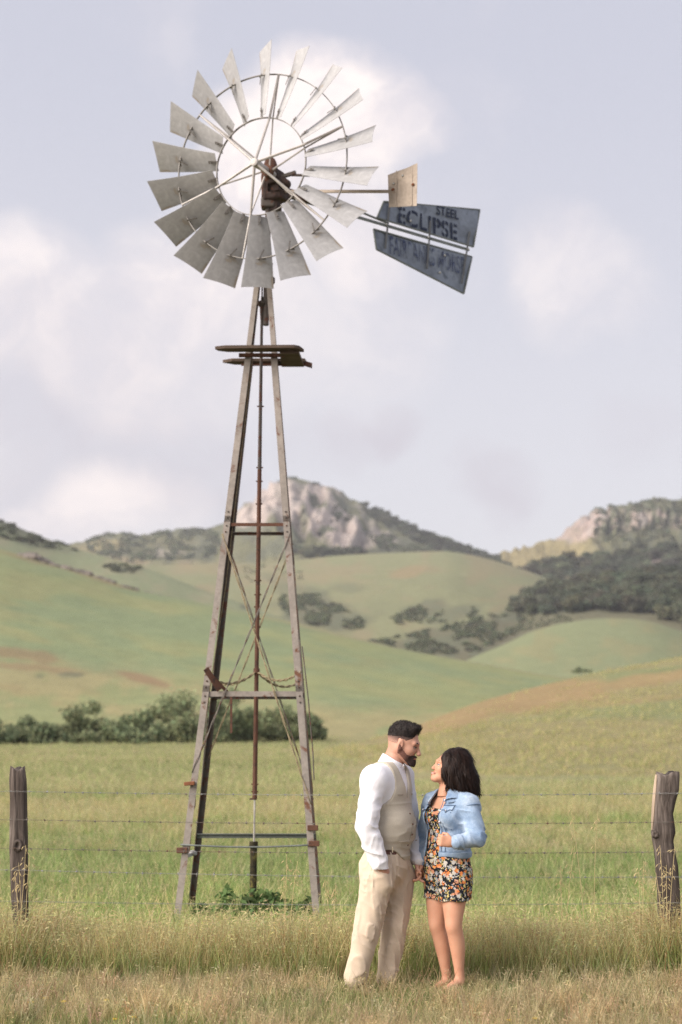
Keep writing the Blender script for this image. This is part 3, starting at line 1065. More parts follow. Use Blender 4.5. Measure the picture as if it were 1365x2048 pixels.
# ------------------------------------------------------------------ windmill
M_GALV = mat_metal('galvanised_sheet', (.385, .38, .38), rust=(.30, .26, .215), amount=.3, rough=.6, metal=.08, scale=2.4, var=.2, each=.13)
M_ROD = mat_metal('galvanised_rod', (.44, .41, .385), rust=(.26, .18, .13), amount=.25, rough=.5, metal=.3, scale=8)
M_RING = mat_metal('ring_iron', (.24, .225, .21), amount=.35, rough=.6, metal=.4, scale=9)
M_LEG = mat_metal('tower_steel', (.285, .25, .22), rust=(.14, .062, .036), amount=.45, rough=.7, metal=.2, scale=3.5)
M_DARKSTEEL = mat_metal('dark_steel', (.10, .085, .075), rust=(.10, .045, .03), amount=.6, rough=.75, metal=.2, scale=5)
M_RUST = mat_metal('rusty_casting', (.12, .055, .035), rust=(.05, .03, .025), amount=.5, rough=.85, metal=.1, scale=7)
M_CASE = mat_metal('dark_casting', (.055, .035, .03), rust=(.11, .045, .03), amount=.45, rough=.8, metal=.15, scale=7)
M_STRAP = mat_metal('strap_iron', (.14, .145, .15), rust=(.12, .09, .075), amount=.4, rough=.7, metal=.2, scale=6)
M_RUSTB = mat_metal('bright_rust', (.22, .085, .04), rust=(.10, .05, .03), amount=.4, rough=.9, metal=0, scale=14)
M_VANE = mat_metal('vane_sheet', (.21, .24, .29), rust=(.12, .145, .185), amount=.45, rough=.55, metal=.35, scale=2.2, var=.3)
M_GREENSTEEL = mat_metal('painted_pipe', (.15, .165, .155), rust=(.10, .075, .06), amount=.35, rough=.6, metal=.2, scale=5)
M_SIDE = mat_metal('side_vane_sheet', (.40, .33, .265), rust=(.30, .20, .13), amount=.3, rough=.55, metal=.2, scale=4)
M_WOODB = mat_plain('old_plank', (.085, .06, .045), .95, var=.4, scale=6, stretch=(1, 8, 8), bump=.6, bdist=.01)
M_WIRE = mat_metal('fence_wire', (.17, .15, .13), rust=(.15, .075, .045), amount=.55, rough=.7, metal=.3, scale=3)
M_PALEWIRE = mat_metal('bright_wire', (.42, .42, .40), rust=(.30, .24, .2), amount=.3, rough=.5, metal=.4, scale=3)
M_ROPE = mat_plain('wire_rope', (.26, .21, .13), .9, var=.35, scale=40)

def moss_mat():
    t = NT('mossy_pipe')
    v = t.coord('Object')
    n = t.noise(v, 14, 5, .65)
    t.base(t.ramp(n, [(.38, (.022, .02, .017)), (.55, (.06, .05, .025)), (.66, (.22, .19, .05))]))
    t.set(.95, 0, .2)
    t.bump(n, .6, .008)
    return t.m
M_MOSS = moss_mat()

# --- signed distance meshing, used for castings, people and clothes
class Field:
    def __init__(self, lo, hi, h):
        self.lo = np.array(lo, float); self.h = h
        self.n = np.ceil((np.array(hi) - self.lo) / h).astype(int) + 1
        self.F = np.full(self.n, .2, np.float32)
    def pts(self, s=None):
        if s is None:
            s = tuple(slice(0, k) for k in self.n)
        ax = [self.lo[i] + self.h * np.arange(s[i].start, s[i].stop) for i in range(3)]
        return np.stack(np.meshgrid(*ax, indexing='ij'), -1)
    def box(self, lo, hi):
        a = np.clip(np.floor((np.array(lo) - self.lo) / self.h).astype(int), 0, self.n)
        b = np.clip(np.ceil((np.array(hi) - self.lo) / self.h).astype(int) + 1, 0, self.n)
        return tuple(slice(a[i], max(b[i], a[i])) for i in range(3))
    def _op(self, d, s, k, sub=False):
        A = self.F[s]
        if sub:
            d = -d
            hh = np.maximum(k - np.abs(A - d), 0) / k if k else 0
            self.F[s] = np.maximum(A, d) + (hh * hh * k * .25 if k else 0)
        else:
            hh = np.maximum(k - np.abs(A - d), 0) / k if k else 0
            self.F[s] = np.minimum(A, d) - (hh * hh * k * .25 if k else 0)
    def cap(self, a, b, r1, r2=None, k=.03, sub=False, flat=None):
        a = np.array(a, float); b = np.array(b, float)
        r2 = r1 if r2 is None else r2
        m = max(r1, r2) + k + .06
        s = self.box(np.minimum(a, b) - m, np.maximum(a, b) + m)
        p = self.pts(s)
        if p.size == 0:
            return self
        ab = b - a
        t = np.clip(((p - a) @ ab) / (ab @ ab + 1e-12), 0, 1)
        q = p - a - t[..., None] * ab
        if flat is not None:
            ax, f = flat
            ax = np.array(ax, float) / np.linalg.norm(ax)
            q = q + (q @ ax)[..., None] * ax * (1 / f - 1)
        d = np.linalg.norm(q, axis=-1) - (r1 + (r2 - r1) * t)
        self._op(d, s, k, sub)
        return self
    def chain(self, P, R, k=.03):
        """a limb: tapered segments joined without swelling at the joints, then blended in once"""
        P = [np.array(p, float) for p in P]
        m = max(R) + k + .06
        s = self.box(np.min(P, 0) - m, np.max(P, 0) + m)
        p = self.pts(s)
        if p.size == 0:
            return self
        best = None
        for a, b, r1, r2 in zip(P[:-1], P[1:], R[:-1], R[1:]):
            ab = b - a
            t = np.clip(((p - a) @ ab) / (ab @ ab + 1e-12), 0, 1)
            d = np.linalg.norm(p - a - t[..., None] * ab, axis=-1) - (r1 + (r2 - r1) * t)
            if best is None:
                best = d
            else:
                hh = np.maximum(.006 - np.abs(best - d), 0) / .006
                best = np.minimum(best, d) - hh * hh * .0015
        self._op(best, s, k)
        return self
    def ell(self, c, r, axes=None, k=.03, sub=False):
        c = np.array(c, float); r = np.array(r, float)
        m = r.max() + k + .06
        s = self.box(c - m, c + m)
        p = self.pts(s) - c
        if p.size == 0:
            return self
        if axes is not None:
            p = p @ np.array(axes, float).T
        k0 = np.linalg.norm(p / r, axis=-1)
        k1 = np.linalg.norm(p / (r * r), axis=-1) + 1e-9
        d = k0 * (k0 - 1) / k1
        self._op(d, s, k, sub)
        return self
    def rbox(self, c, r, rad, axes=None, k=.02, sub=False):
        c = np.array(c, float); r = np.array(r, float)
        m = np.linalg.norm(r) + k + .06
        s = self.box(c - m, c + m)
        p = self.pts(s) - c
        if axes is not None:
            p = p @ np.array(axes, float).T
        q = np.abs(p) - (r - rad)
        d = np.linalg.norm(np.maximum(q, 0), axis=-1) + np.minimum(q.max(-1), 0) - rad
        self._op(d, s, k, sub)
        return self
    def isect(self, fn, k=.004):
        """keep only where fn(points) < 0"""
        d = fn(self.pts())
        hh = np.maximum(k - np.abs(self.F - d), 0) / k
        self.F = np.maximum(self.F, d) + hh * hh * k * .25
        return self
    def wrinkle(self, fn, band=.04):
        m = np.abs(self.F) < band
        p = self.pts()[m]
        self.F[m] += fn(p)
        return self
    def mesh(self):
        F = self.F; s = F < 0
        nx, ny, nz = F.shape
        cs = np.zeros((nx - 1, ny - 1, nz - 1), int)
        for a in (0, 1):
            for b in (0, 1):
                for c in (0, 1):
                    cs += s[a:nx - 1 + a, b:ny - 1 + b, c:nz - 1 + c]
        act = (cs > 0) & (cs < 8)
        I = np.argwhere(act)
        idx = np.full(act.shape, -1)
        idx[act] = np.arange(len(I))
        acc = np.zeros((len(I), 3)); cnt = np.zeros(len(I))
        cor = [(a, b, c) for a in (0, 1) for b in (0, 1) for c in (0, 1)]
        for i in range(8):
            for j in range(i + 1, 8):
                if sum(abs(x - y) for x, y in zip(cor[i], cor[j])) != 1:
                    continue
                A = F[I[:, 0] + cor[i][0], I[:, 1] + cor[i][1], I[:, 2] + cor[i][2]]
                B = F[I[:, 0] + cor[j][0], I[:, 1] + cor[j][1], I[:, 2] + cor[j][2]]
                x = (A < 0) != (B < 0)
                t = np.where(x, A / (A - B + 1e-12), 0)
                pt = np.array(cor[i]) + t[:, None] * (np.array(cor[j]) - np.array(cor[i]))
                acc[x] += pt[x]; cnt[x] += 1
        V = self.lo + self.h * (I + acc / np.maximum(cnt, 1)[:, None])
        Q = []
        for ax in range(3):
            o1, o2 = [k for k in range(3) if k != ax]
            if ax == 1:
                o1, o2 = o2, o1
            sl0 = [slice(None)] * 3; sl1 = [slice(None)] * 3
            sl0[ax] = slice(0, -1); sl1[ax] = slice(1, None)
            d = s[tuple(sl0)] != s[tuple(sl1)]
            pos = s[tuple(sl0)]
            E_ = np.argwhere(d)
            ok = (E_[:, o1] > 0) & (E_[:, o2] > 0) & (E_[:, o1] < F.shape[o1] - 1) & (E_[:, o2] < F.shape[o2] - 1)
            E_ = E_[ok]
            sg = pos[E_[:, 0], E_[:, 1], E_[:, 2]]
            def cell(da, db):
                q = E_.copy()
                q[:, o1] -= da; q[:, o2] -= db
                return idx[q[:, 0], q[:, 1], q[:, 2]]
            q = np.stack([cell(1, 1), cell(0, 1), cell(0, 0), cell(1, 0)], 1)
            q[~sg] = q[~sg][:, ::-1]
            Q.append(q)
        Q = np.concatenate(Q)
        return V, Q
    def build(self, name, mat, parent=None, extra=None, col=None):
        V, Q = self.mesh()
        if extra is not None:
            n = len(V)
            V = np.concatenate([V, extra[0]]); Q = np.concatenate([Q, extra[1] + n])
        off = np.zeros(3); q = parent
        while q is not None:
            off = off + np.array(q.location); q = q.parent
        return mesh_obj(name, V - off, Q, mat, parent, True, col(V) if col is not None else None)

def v3(*a):
    return np.array(a, float)

# tower geometry
TC0 = v3(-.858, 14.0, 0); TC1 = v3(-.797, 14.0, 6.35)
def tower_c(z):
    return TC0 + (TC1 - TC0) * (z / 6.35)
def hw(z):
    return .675 + (.083 - .675) * (z / 6.35)
def leg_pt(sx, sy, z):
    c = tower_c(z)
    return v3(c[0] + sx * hw(z), c[1] + sy * hw(z), z)

def lathe(m, c, prof, seg=14):
    V = []; F = []
    for r, z in prof:
        for k in range(seg):
            a = 2 * math.pi * k / seg
            V.append((c[0] + r * math.cos(a), c[1] + r * math.sin(a), c[2] + z))
    for i in range(len(prof) - 1):
        for k in range(seg):
            k2 = (k + 1) % seg
            F.append((i * seg + k, i * seg + k2, (i + 1) * seg + k2, (i + 1) * seg + k))
    F.append(tuple(range(seg - 1, -1, -1)))
    F.append(tuple((len(prof) - 1) * seg + k for k in range(seg)))
    m.add(V, F)

def build_windmill():
    R = empty('windmill', tuple(TC0))
    tag(R, 'old farm windmill on a rusty four legged steel tower', 'windmill')
    # legs: angle iron with open side inward
    for sx in (-1, 1):
        for sy in (-1, 1):
            m = MB()
            zs = [-.15, 2.17, 3.82, 5.5, 6.4]
            for a, b in zip(zs[:-1], zs[1:]):
                m.angle(leg_pt(sx, sy, a), leg_pt(sx, sy, b + (.06 if b < 6 else 0)), .062 if b < 5.6 else .05, .006, (-sx, 0, 0), (0, -sy, 0))
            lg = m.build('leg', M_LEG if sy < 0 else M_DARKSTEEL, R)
            # splice plates and bolts
            for z in (2.17, 3.82):
                p = leg_pt(sx, sy, z)
                for dz in (-.1, -.04, .04, .1):
                    q = leg_pt(sx, sy, z + dz)
                    MB().ball(q + v3(-sx * .03, sy * .004, 0), .009, 6, 4).build('bolt', M_DARKSTEEL, lg)
    # horizontal girts
    def girt(z, sy, w, h, mat, nm='girt', sag=0, ext=.0):
        a = leg_pt(-1, sy, z) + v3(-ext, 0, 0); b = leg_pt(1, sy, z) + v3(ext, 0, 0)
        m = MB()
        y = -sy * .012
        m.angle(a + v3(.01, y, 0), b + v3(-.01, y, 0), w, .006, (0, -sy, 0), (0, 0, -1))
        return m.build(nm, mat, R)
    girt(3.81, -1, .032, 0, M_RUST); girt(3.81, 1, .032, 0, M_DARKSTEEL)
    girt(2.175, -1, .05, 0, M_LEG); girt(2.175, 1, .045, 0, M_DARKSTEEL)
    girt(.80, 1, .045, 0, M_GREENSTEEL)
    for z in (3.81, 2.175):
        for sx in (-1, 1):
            MB().bar(leg_pt(sx, -1, z) + v3(-sx * .015, .03, -.02), leg_pt(sx, 1, z) + v3(-sx * .015, -.03, -.02), .006, .035).build('girt', M_DARKSTEEL, R)
    a = leg_pt(-1, -1, .77) + v3(-.02, 0, 0); b = leg_pt(1, -1, .77) + v3(.02, 0, 0)
    MB().tube([a + (b - a) * t + v3(0, -.012, -.022 * math.sin(math.pi * t)) for t in np.linspace(0, 1, 9)], .009, 6).build('tie_rod', M_GREENSTEEL, R, True)
    # diagonal twisted wires on the front and back faces
    def twisted(a, b, mat, nm='brace_wire', r=.0045, tw=.006, n=40, sag=0.0):
        a = np.array(a, float); b = np.array(b, float)
        m = MB()
        d = (b - a) / np.linalg.norm(b - a)
        s = np.cross(d, (0, 1, 0)); s /= np.linalg.norm(s); t = np.cross(s, d)
        for ph in (0, math.pi):
            P = []
            for i in range(n + 1):
                f = i / n
                an = ph + f * n * .9
                P.append(a + (b - a) * f + tw * (math.cos(an) * s + math.sin(an) * t) + v3(0, 0, -sag * 4 * f * (1 - f)))
            m.tube(P, r, 5)
        return m.build(nm, mat, R, True)
    for sy in (-1, 1):
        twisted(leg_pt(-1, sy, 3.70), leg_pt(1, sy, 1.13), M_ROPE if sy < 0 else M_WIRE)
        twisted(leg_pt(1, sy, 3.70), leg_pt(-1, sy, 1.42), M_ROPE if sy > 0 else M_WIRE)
    # side braces
    for sx in (-1, 1):
        MB().tube([leg_pt(sx, -1, 3.6), leg_pt(sx, 1, 1.2)], .005, 5).build('brace_wire', M_WIRE, R)
        MB().tube([leg_pt(sx, 1, 3.6), leg_pt(sx, -1, 1.2)], .005, 5).build('brace_wire', M_WIRE, R)
    # sagging ropes between the legs and the pump rod
    rodc = lambda z: v3(-.838 + (z - .26) * .0052, 14.0, z)
    hub = rodc(2.39)
    for sx, sy, zz, sg in ((-1, -1, 2.33, .10), (-1, 1, 2.30, .07), (1, -1, 2.36, .09), (1, 1, 2.33, .11)):
        twisted(hub, leg_pt(sx, sy, zz), M_ROPE, 'rope', .007, .008, 26, sg)
    MB().tube([hub + v3(0, 0, -.02), hub + v3(0, 0, .025)], .032, 10).build('rope_clamp', M_RUST, R)
    # rusty bracket on the left front leg and hanging iron bar
    p0 = at(412, 1337, 13.45); p1 = at(440, 1380, 13.52); p2 = at(455, 1384, 13.6)
    MB().bar(p0, p1, .012, .055, (0, 0, 1)).build('lever', M_RUST, R)
    MB().bar(p0 + v3(.02, .05, -.03), p2, .01, .03).build('lever', M_RUST, R)
    MB().bar(at(463, 1392, 13.55), at(463, 1466, 13.55), .02, .02).build('hanging_bar', M_RUST, R)
    MB().tube([at(452, 1384, 13.55), at(451, 1396, 13.55)], .012, 6).build('hook', M_RUST, R)
    # furl wire down the left legs with turnbuckle and ratchet
    w0 = leg_pt(-1, -1, 5.5) + v3(.07, .06, 0); w1 = at(389, 1585, 13.6)
    MB().tube([w0, leg_pt(-1, -1, 3.2) + v3(.09, .06, 0), w1], .0045, 5).build('furl_wire', M_ROPE, R)
    m = MB(); m.tube([at(390, 1584, 13.6), at(388, 1596, 13.6), at(387, 1612, 13.6), at(385, 1625, 13.6)], [.012, .02, .022, .008], 7)
    m.build('turnbuckle', M_DARKSTEEL, R)
    MB().tube([at(385, 1625, 13.6), at(379, 1706, 13.6)], .006, 5).build('furl_rod', M_RUST, R)
    m = MB(); m.bar(at(366, 1714, 13.42), at(392, 1706, 13.6), .03, .03); m.ball(at(386, 1706, 13.55), (.035, .03, .028), 8, 5)
    m.build('ratchet', M_GALV, R)
    MB().bar(at(369, 1568, 13.42), at(390, 1566, 13.42), .05, .035).build('clamp', M_RUSTB, R, bevel=.005)
    for sx, z in ((-1, .72), (1, .78), (1, .92)):
        q = leg_pt(sx, -1, z)
        MB().bar(q + v3(-.05, -.012, 0), q + v3(.05, -.012, 0), .03, .05, (0, 0, 1)).build('splice_clamp', M_RUST, R, bevel=.004)
    # loose cable on the right leg
    MB().tube([leg_pt(1, -1, 2.6) + v3(.03, .0, 0), leg_pt(1, -1, 2.1) + v3(.05, .0, 0), leg_pt(1, -1, 1.6) + v3(.055, .0, 0), leg_pt(1, -1, 1.35) + v3(.045, 0, 0)], .006, 5).build('cable', M_DARKSTEEL, R)
    # pump rod
    top = v3(tower_c(6.2)[0] + .01, 14.0, 6.2)
    m = MB()
    zs = [6.2, 5.5, 4.9, 4.4]
    m.tube([v3(rodc(z)[0], 14, z) for z in zs], [.013, .016, .018, .02], 8)
    m.build('pump_rod', M_DARKSTEEL, R)
    MB().tube([rodc(4.4), rodc(3.3), rodc(2.4), rodc(1.16)], [.021, .022, .021, .023], 8).build('pump_rod', M_RUST, R)
    m = MB(); lathe(m, rodc(6.02), [(.016, -.06), (.02, .0), (.024, .07), (.05, .10), (.052, .125), (.03, .13), (.008, .135), (.008, .6)])
    m.build('swivel', M_DARKSTEEL, R)
    for z in (5.05, 4.42, 4.28, 4.05, 3.85, 3.28, 3.14, 3.02, 2.9, 2.82, 1.3, 1.23):
        MB().bar(rodc(z) + v3(-.034, 0, 0), rodc(z) + v3(.034, 0, 0), .016, .012).build('rod_bolt', M_RUST, R)
    MB().bar(rodc(1.16) + v3(-.05, 0, 0), rodc(1.16) + v3(.02, 0, .0), .02, .016).build('rod_bolt', M_DARKSTEEL, R)
    MB().tube([rodc(1.17), rodc(.74)], .009, 8).build('polish_rod', M_ROD, R)
    m = MB(); lathe(m, rodc(0), [(.034, -.05), (.034, .70), (.042, .70), (.042, .75), (.038, .76)], 12)
    m.build('well_pipe', M_MOSS, R)
    # platform boards
    zp = 5.56
    cy = 14.0
    def board(a, b, w, nm='board', th=.035, mat=M_WOODB):
        return MB().bar(a, b, w, th).build(nm, mat, R, bevel=.004)
    xl = at(431, 697, 13.72)[0]; xr = at(600, 697, 13.72)[0]
    m = MB()
    P = [(xl, 13.70), (xl + .10, 13.66), (xr - .05, 13.64), (xr, 13.68), (xr + .04, 13.80), (xl + .12, 13.80), (xl + .03, 13.76)]
    m.prism([(x, y, zp) for x, y in P], (0, 0, .03)); m.build('board', M_WOODB, R)
    xl2 = at(447, 727, 14.26)[0]; xr2 = at(605, 727, 14.26)[0]
    m = MB(); m.prism([(x, y, zp) for x, y in [(xl2, 14.2), (xl2 + .1, 14.14), (xr2 + .03, 14.14), (xr2 + .05, 14.28), (xl2 + .12, 14.28)]], (0, 0, .03)); m.build('board', M_WOODB, R)
    m = MB(); m.prism([(x, y, zp - .034) for x, y in [(xr - .20, 13.74), (xr - .01, 13.72), (xr + .03, 14.24), (xr - .20, 14.24)]], (0, 0, .032)); m.build('board', M_WOODB, R)
    MB().angle(leg_pt(-1, -1, 5.52) + v3(-.06, -.02, 0), leg_pt(1, -1, 5.52) + v3(.08, -.02, 0), .035, .006, (0, 1, 0), (0, 0, 1)).build('platform_bracket', M_RUST, R)
    MB().angle(leg_pt(-1, 1, 5.52) + v3(-.06, .02, 0), leg_pt(1, 1, 5.52) + v3(.08, .02, 0), .035, .006, (0, -1, 0), (0, 0, 1)).build('platform_bracket', M_RUST, R)
    e = at(616, 731, 14.2)
    m = MB(); m.bar(e + v3(-.06, 0, .03), e + v3(.04, 0, .0), .02, .05); m.bar(e + v3(.04, 0, .02), e + v3(.04, 0, -.025), .04, .01)
    m.build('platform_bracket', M_RUST, R)
    # mast pipe and collars
    mp = lambda z: v3(tower_c(6.35)[0] + .035 + (z - 6.35) * .012, 14.0, z)
    m = MB(); m.tube([mp(5.9), mp(7.2)], .032, 10); m.build('mast_pipe', M_DARKSTEEL, R)
    m = MB(); lathe(m, mp(6.38), [(.07, -.04), (.085, -.03), (.085, .02), (.06, .03)], 12); m.build('mast_collar', M_DARKSTEEL, R)
    m = MB(); m.bar(leg_pt(1, -1, 6.32) + v3(-.03, -.01, 0), leg_pt(1, -1, 6.5) + v3(.0, -.01, .03), .07, .02); m.build('mast_collar', M_DARKSTEEL, R)

    # ---------------- head casting
    yaw = math.radians(23); tilt = math.radians(4.5)
    n = v3(-math.sin(yaw) * math.cos(tilt), -math.cos(yaw) * math.cos(tilt), -math.sin(tilt))
    rt = v3(math.cos(yaw), -math.sin(yaw), 0)
    up = np.cross(rt, -n) * -1
    up = np.cross(n, rt); up = up if up[2] > 0 else -up
    C = at(522, 333, 13.6)
    back = -n
    ax = [rt, n, up]
    G = C + back * .40 + up * -.025 + rt * -.045                      # centre of the gear case
    f = Field(G - .42, G + .42, .008)
    f.rbox(G + up * -.05, (.085, .11, .16), .03, ax, .02)
    f.rbox(G + up * -.17 + rt * .01, (.115, .10, .05), .02, ax, .03)
    f.cap(G + rt * .08 + up * -.02, G + rt * .14 + up * -.06, .06, .05, .02)
    f.rbox(G + up * -.26, (.06, .06, .07), .02, ax, .03)
    f.rbox(G + rt * -.06 + n * .10 + up * -.06, (.015, .02, .16), .008, ax, .01)
    f.rbox(G + rt * .06 + n * .11 + up * -.14, (.05, .02, .012), .006, ax, .01)
    f.wrinkle(lambda p: .004 * fbm(p * 22, 3, 2))
    f.rbox(G + rt * .03 + up * -.10 + n * .10, (.05, .03, .045), .012, ax, .01, sub=True)
    head = f.build('gearbox', M_CASE, R)
    f = Field(G + up * .08 - .26, G + up * .08 + .26, .008)
    f.cap(G + up * .12 + n * .06, G + up * .19 + n * .03 - rt * .02, .066, .056, .03)
    f.cap(G + up * .0 + n * .05 - rt * .04, G + up * .16 + n * .04 - rt * .02, .070, .058, .03)
    f.cap(G + up * .05 + n * .22, G + up * .05 - n * .08, .045, .055, .02)
    f.rbox(G + rt * -.075 + n * .085 + up * -.09, (.02, .03, .15), .012, ax, .02)
    f.wrinkle(lambda p: .004 * fbm(p * 22, 3, 2))
    f.build('bearing_housing', M_RUST, head)
    f = Field(mp(7.2) - .14, mp(7.2) + .14, .008)
    f.rbox(mp(7.2), (.075, .07, .055), .02, None, .02)
    f.build('turntable', M_DARKSTEEL, R)
    m = MB()
    b0 = G + rt * .10 + up * .03
    m.bar(b0, b0 + rt * .15 + up * .02, .03, .035); m.bar(b0 + rt * .1, b0 + rt * .30 - up * .03 + n * -.02, .018, .022)
    m.build('brake_lever', M_DARKSTEEL, R)

    # ---------------- wheel
    wheel = empty('wheel', tuple(C - np.array(R.location)), R)
    RAD = 1.245; RI = .50; RO = .945
    th0 = math.radians(14)
    def rad(th):
        return math.sin(th) * rt + math.cos(th) * up
    def tang(th):
        return math.cos(th) * rt - math.sin(th) * up
    phi = math.radians(42)
    blade_me = None
    # one blade in its own frame: x = radial, y = tangential, z = wheel axis
    bl = MB()
    NR, NC = 9, 7
    top_, bot_ = [], []
    for i in range(NR):
        fr = i / (NR - 1)
        r = .512 + (RAD - .512) * fr
        wd = .205 + (.345 - .205) * fr
        for j in range(NC):
            c = (j / (NC - 1) - .5)
            ph = phi + math.radians(6) * (1 - fr)
            y = c * wd
            bow = .03 * wd * (1 - 4 * c * c)             # camber
            bend = -.02 * math.sin(fr * 3.1)
            yy = y * math.cos(ph) + bow * math.sin(ph) * -1
            zz = y * math.sin(ph) + bow * math.cos(ph) + bend
            rr = math.sqrt(max(r * r - yy * yy * .0, 0)) + (-.008 * (1 - 4 * c * c) + .018 * c if fr > .99 else 0)
            top_.append((rr, yy, zz)); bot_.append((rr, yy + .003 * math.sin(ph), zz - .003 * math.cos(ph)))
    V = top_ + bot_; o_ = NR * NC; F = []
    for i in range(NR - 1):
        for j in range(NC - 1):
            a = i * NC + j
            F.append((a, a + 1, a + NC + 1, a + NC)); F.append((o_ + a, o_ + a + NC, o_ + a + NC + 1, o_ + a + 1))
    ring = [j for j in range(NC)] + [i * NC + NC - 1 for i in range(1, NR)] + [(NR - 1) * NC + j for j in range(NC - 2, -1, -1)] + [i * NC for i in range(NR - 2, 0, -1)]
    for q in range(len(ring)):
        a, b = ring[q], ring[(q + 1) % len(ring)]
        n0 = len(V)
        V = V + [V[a], V[b], V[o_ + a], V[o_ + b]]
        F.append((n0 + 1, n0, n0 + 2, n0 + 3))
    me = bpy.data.meshes.new('blade')
    me.from_pydata(V, [], F); me.materials.append(M_GALV)
    me.polygons.foreach_set('use_smooth', np.ones(len(me.polygons), bool)); me.update()
    # clip bracket that ties the blade to the outer ring, same frame
    bk = MB()
    ph = phi
    e1 = v3(0, math.cos(ph), math.sin(ph)); nn = v3(0, -math.sin(ph), math.cos(ph))
    p = v3(RO, 0, 0)
    bk.bar(p + e1 * .0 + nn * .03, p + e1 * -.075 + nn * .022, .02, .005, nn)
    bk.bar(p + e1 * -.005 + nn * .035, p + v3(-.09, 0, 0) + e1 * -.05 + nn * .026, .014, .004, nn)
    rk = MB(); rk.bar(v3(.50, 0, 0) + nn * .004, v3(.60, 0, 0) + nn * .022, .03, .006, nn); rk.ball(v3(.57, 0, 0) + nn * .024, .008, 6, 4)
    rme = bpy.data.meshes.new('root_clip')
    rme.from_pydata(rk.V, [], rk.F); rme.materials.append(M_RING); rme.update()
    bk.ball(p + e1 * -.06 + nn * .028, .009, 6, 4)
    bme = bpy.data.meshes.new('bracket')
    bme.from_pydata(bk.V, [], bk.F); bme.materials.append(M_RING); bme.update()
    rng = np.random.default_rng(4)
    for k in range(18):
        th = th0 + math.radians(10 + 20 * k) + rng.normal() * .006
        o = bpy.data.objects.new('blade', me); link(o, wheel)
        M = Matrix.Identity(4)
        tw = rng.normal() * .03
        cx_, tx, nx_ = rad(th), tang(th), n
        ty = tx * math.cos(tw) + nx_ * math.sin(tw); nz_ = -tx * math.sin(tw) + nx_ * math.cos(tw)
        for r_ in range(3):
            M[r_][0] = cx_[r_]; M[r_][1] = ty[r_]; M[r_][2] = nz_[r_]
        o.matrix_local = M
        q = bpy.data.objects.new('bracket', bme); link(q, wheel)
        M2 = Matrix.Identity(4)
        for r_ in range(3):
            M2[r_][0] = cx_[r_]; M2[r_][1] = ty[r_]; M2[r_][2] = nz_[r_]
        q.matrix_local = M2
        q = bpy.data.objects.new('root_clip', rme); link(q, wheel)
        q.matrix_local = M2
    def ringobj(r, off, w, h, nm):
        m = MB(); seg = 90
        V = []; F = []
        for k in range(seg):
            th = 2 * math.pi * k / seg
            for dr, dn in ((-h / 2, -w / 2), (h / 2, -w / 2), (h / 2, w / 2), (-h / 2, w / 2)):
                V.append(C + rad(th) * (r + dr) + n * (off + dn))
        for k in range(seg):
            for j in range(4):
                a = k * 4 + j; b = k * 4 + (j + 1) % 4
                a2 = ((k + 1) % seg) * 4 + j; b2 = ((k + 1) % seg) * 4 + (j + 1) % 4
                F.append((a, b, b2, a2))
        m.add(V, F)
        return m.build(nm, M_RING, wheel)
    ringobj(RI, 0, .024, .008, 'inner_ring')
    ringobj(RO, 0, .022, .008, 'outer_ring')
    for k in range(6):
        th = th0 + math.radians(60 * k)
        m = MB()
        m.tube([C + n * .13 + rad(th) * .03, C + n * .012 + rad(th) * RI, C + n * .004 + rad(th) * RO], [.015, .0125, .01], 7)
        m.build('spoke', M_ROD, wheel)
        m = MB()
        m.tube([C - n * .16 + rad(th) * .03 + tang(th) * .015, C - n * .02 + rad(th) * RI + tang(th) * .02, C - n * .006 + rad(th) * RO], [.010, .0085, .008], 6)
        m.build('back_spoke', M_ROD, wheel)
    m = MB()
    m.tube([C + n * .16, C + n * .155, C + n * .10, C - n * .05, C - n * .3], [.02, .042, .045, .034, .034], 14)
    m.build('hub', M_ROD, wheel, False, .004)
    m = MB(); m.tube([C - n * .13, C - n * .19], .06, 14); m.build('hub_flange', M_RUST, wheel)

    # ---------------- tail
    beta = math.radians(51)
    d = v3(math.sin(beta), math.cos(beta), 0); fn = v3(math.cos(beta), -math.sin(beta), 0)   # fn faces the camera side
    T0 = v3(-.764, 14.0, 0)
    def tp(s, z, o=0):
        return T0 + d * s + v3(0, 0, z) + fn * o
    tail = empty('tail', tuple(tp(.1, 7.35) - np.array(R.location)), R)
    MB().bar(tp(.08, 7.345), tp(2.90, 7.362), .012, .032).build('boom', M_GREENSTEEL, tail)
    MB().tube([tp(.55, 7.52, -.05), tp(1.1, 7.455, -.03), tp(1.66, 7.385)], .012, 7).build('boom_stay', M_GREENSTEEL, tail)
    MB().bar(tp(.05, 7.36, .02), tp(.75, 7.365, .02), .03, .05).build('boom_root', M_DARKSTEEL, tail, bevel=.004)
    m = MB(); m.prism([tp(.1, 7.33, .03), tp(.62, 7.36, .03), tp(.55, 7.43, .03), tp(.15, 7.42, .03)], fn * .01); m.build('boom_gusset', M_RUST, tail)

    def sheet(name, Q, mat, th=.004, nu=12, nv=6, lip=.018, seed=0, bow=.012):
        """slightly buckled plate with a folded rim"""
        Q = [np.array(q, float) for q in Q]                       # TL TR BR BL
        V = []; F = []
        for side in (0, 1):
            for j in range(nv + 1):
                for i in range(nu + 1):
                    a = i / nu; b = j / nv
                    p = (Q[0] * (1 - a) + Q[1] * a) * (1 - b) + (Q[3] * (1 - a) + Q[2] * a) * b
                    w = bow * float(vnoise(v3(a * 3.1, b * 2.3, seed)))
                    V.append(p + FN * (w + (th / 2 if side == 0 else -th / 2)))
        N_ = (nu + 1) * (nv + 1)
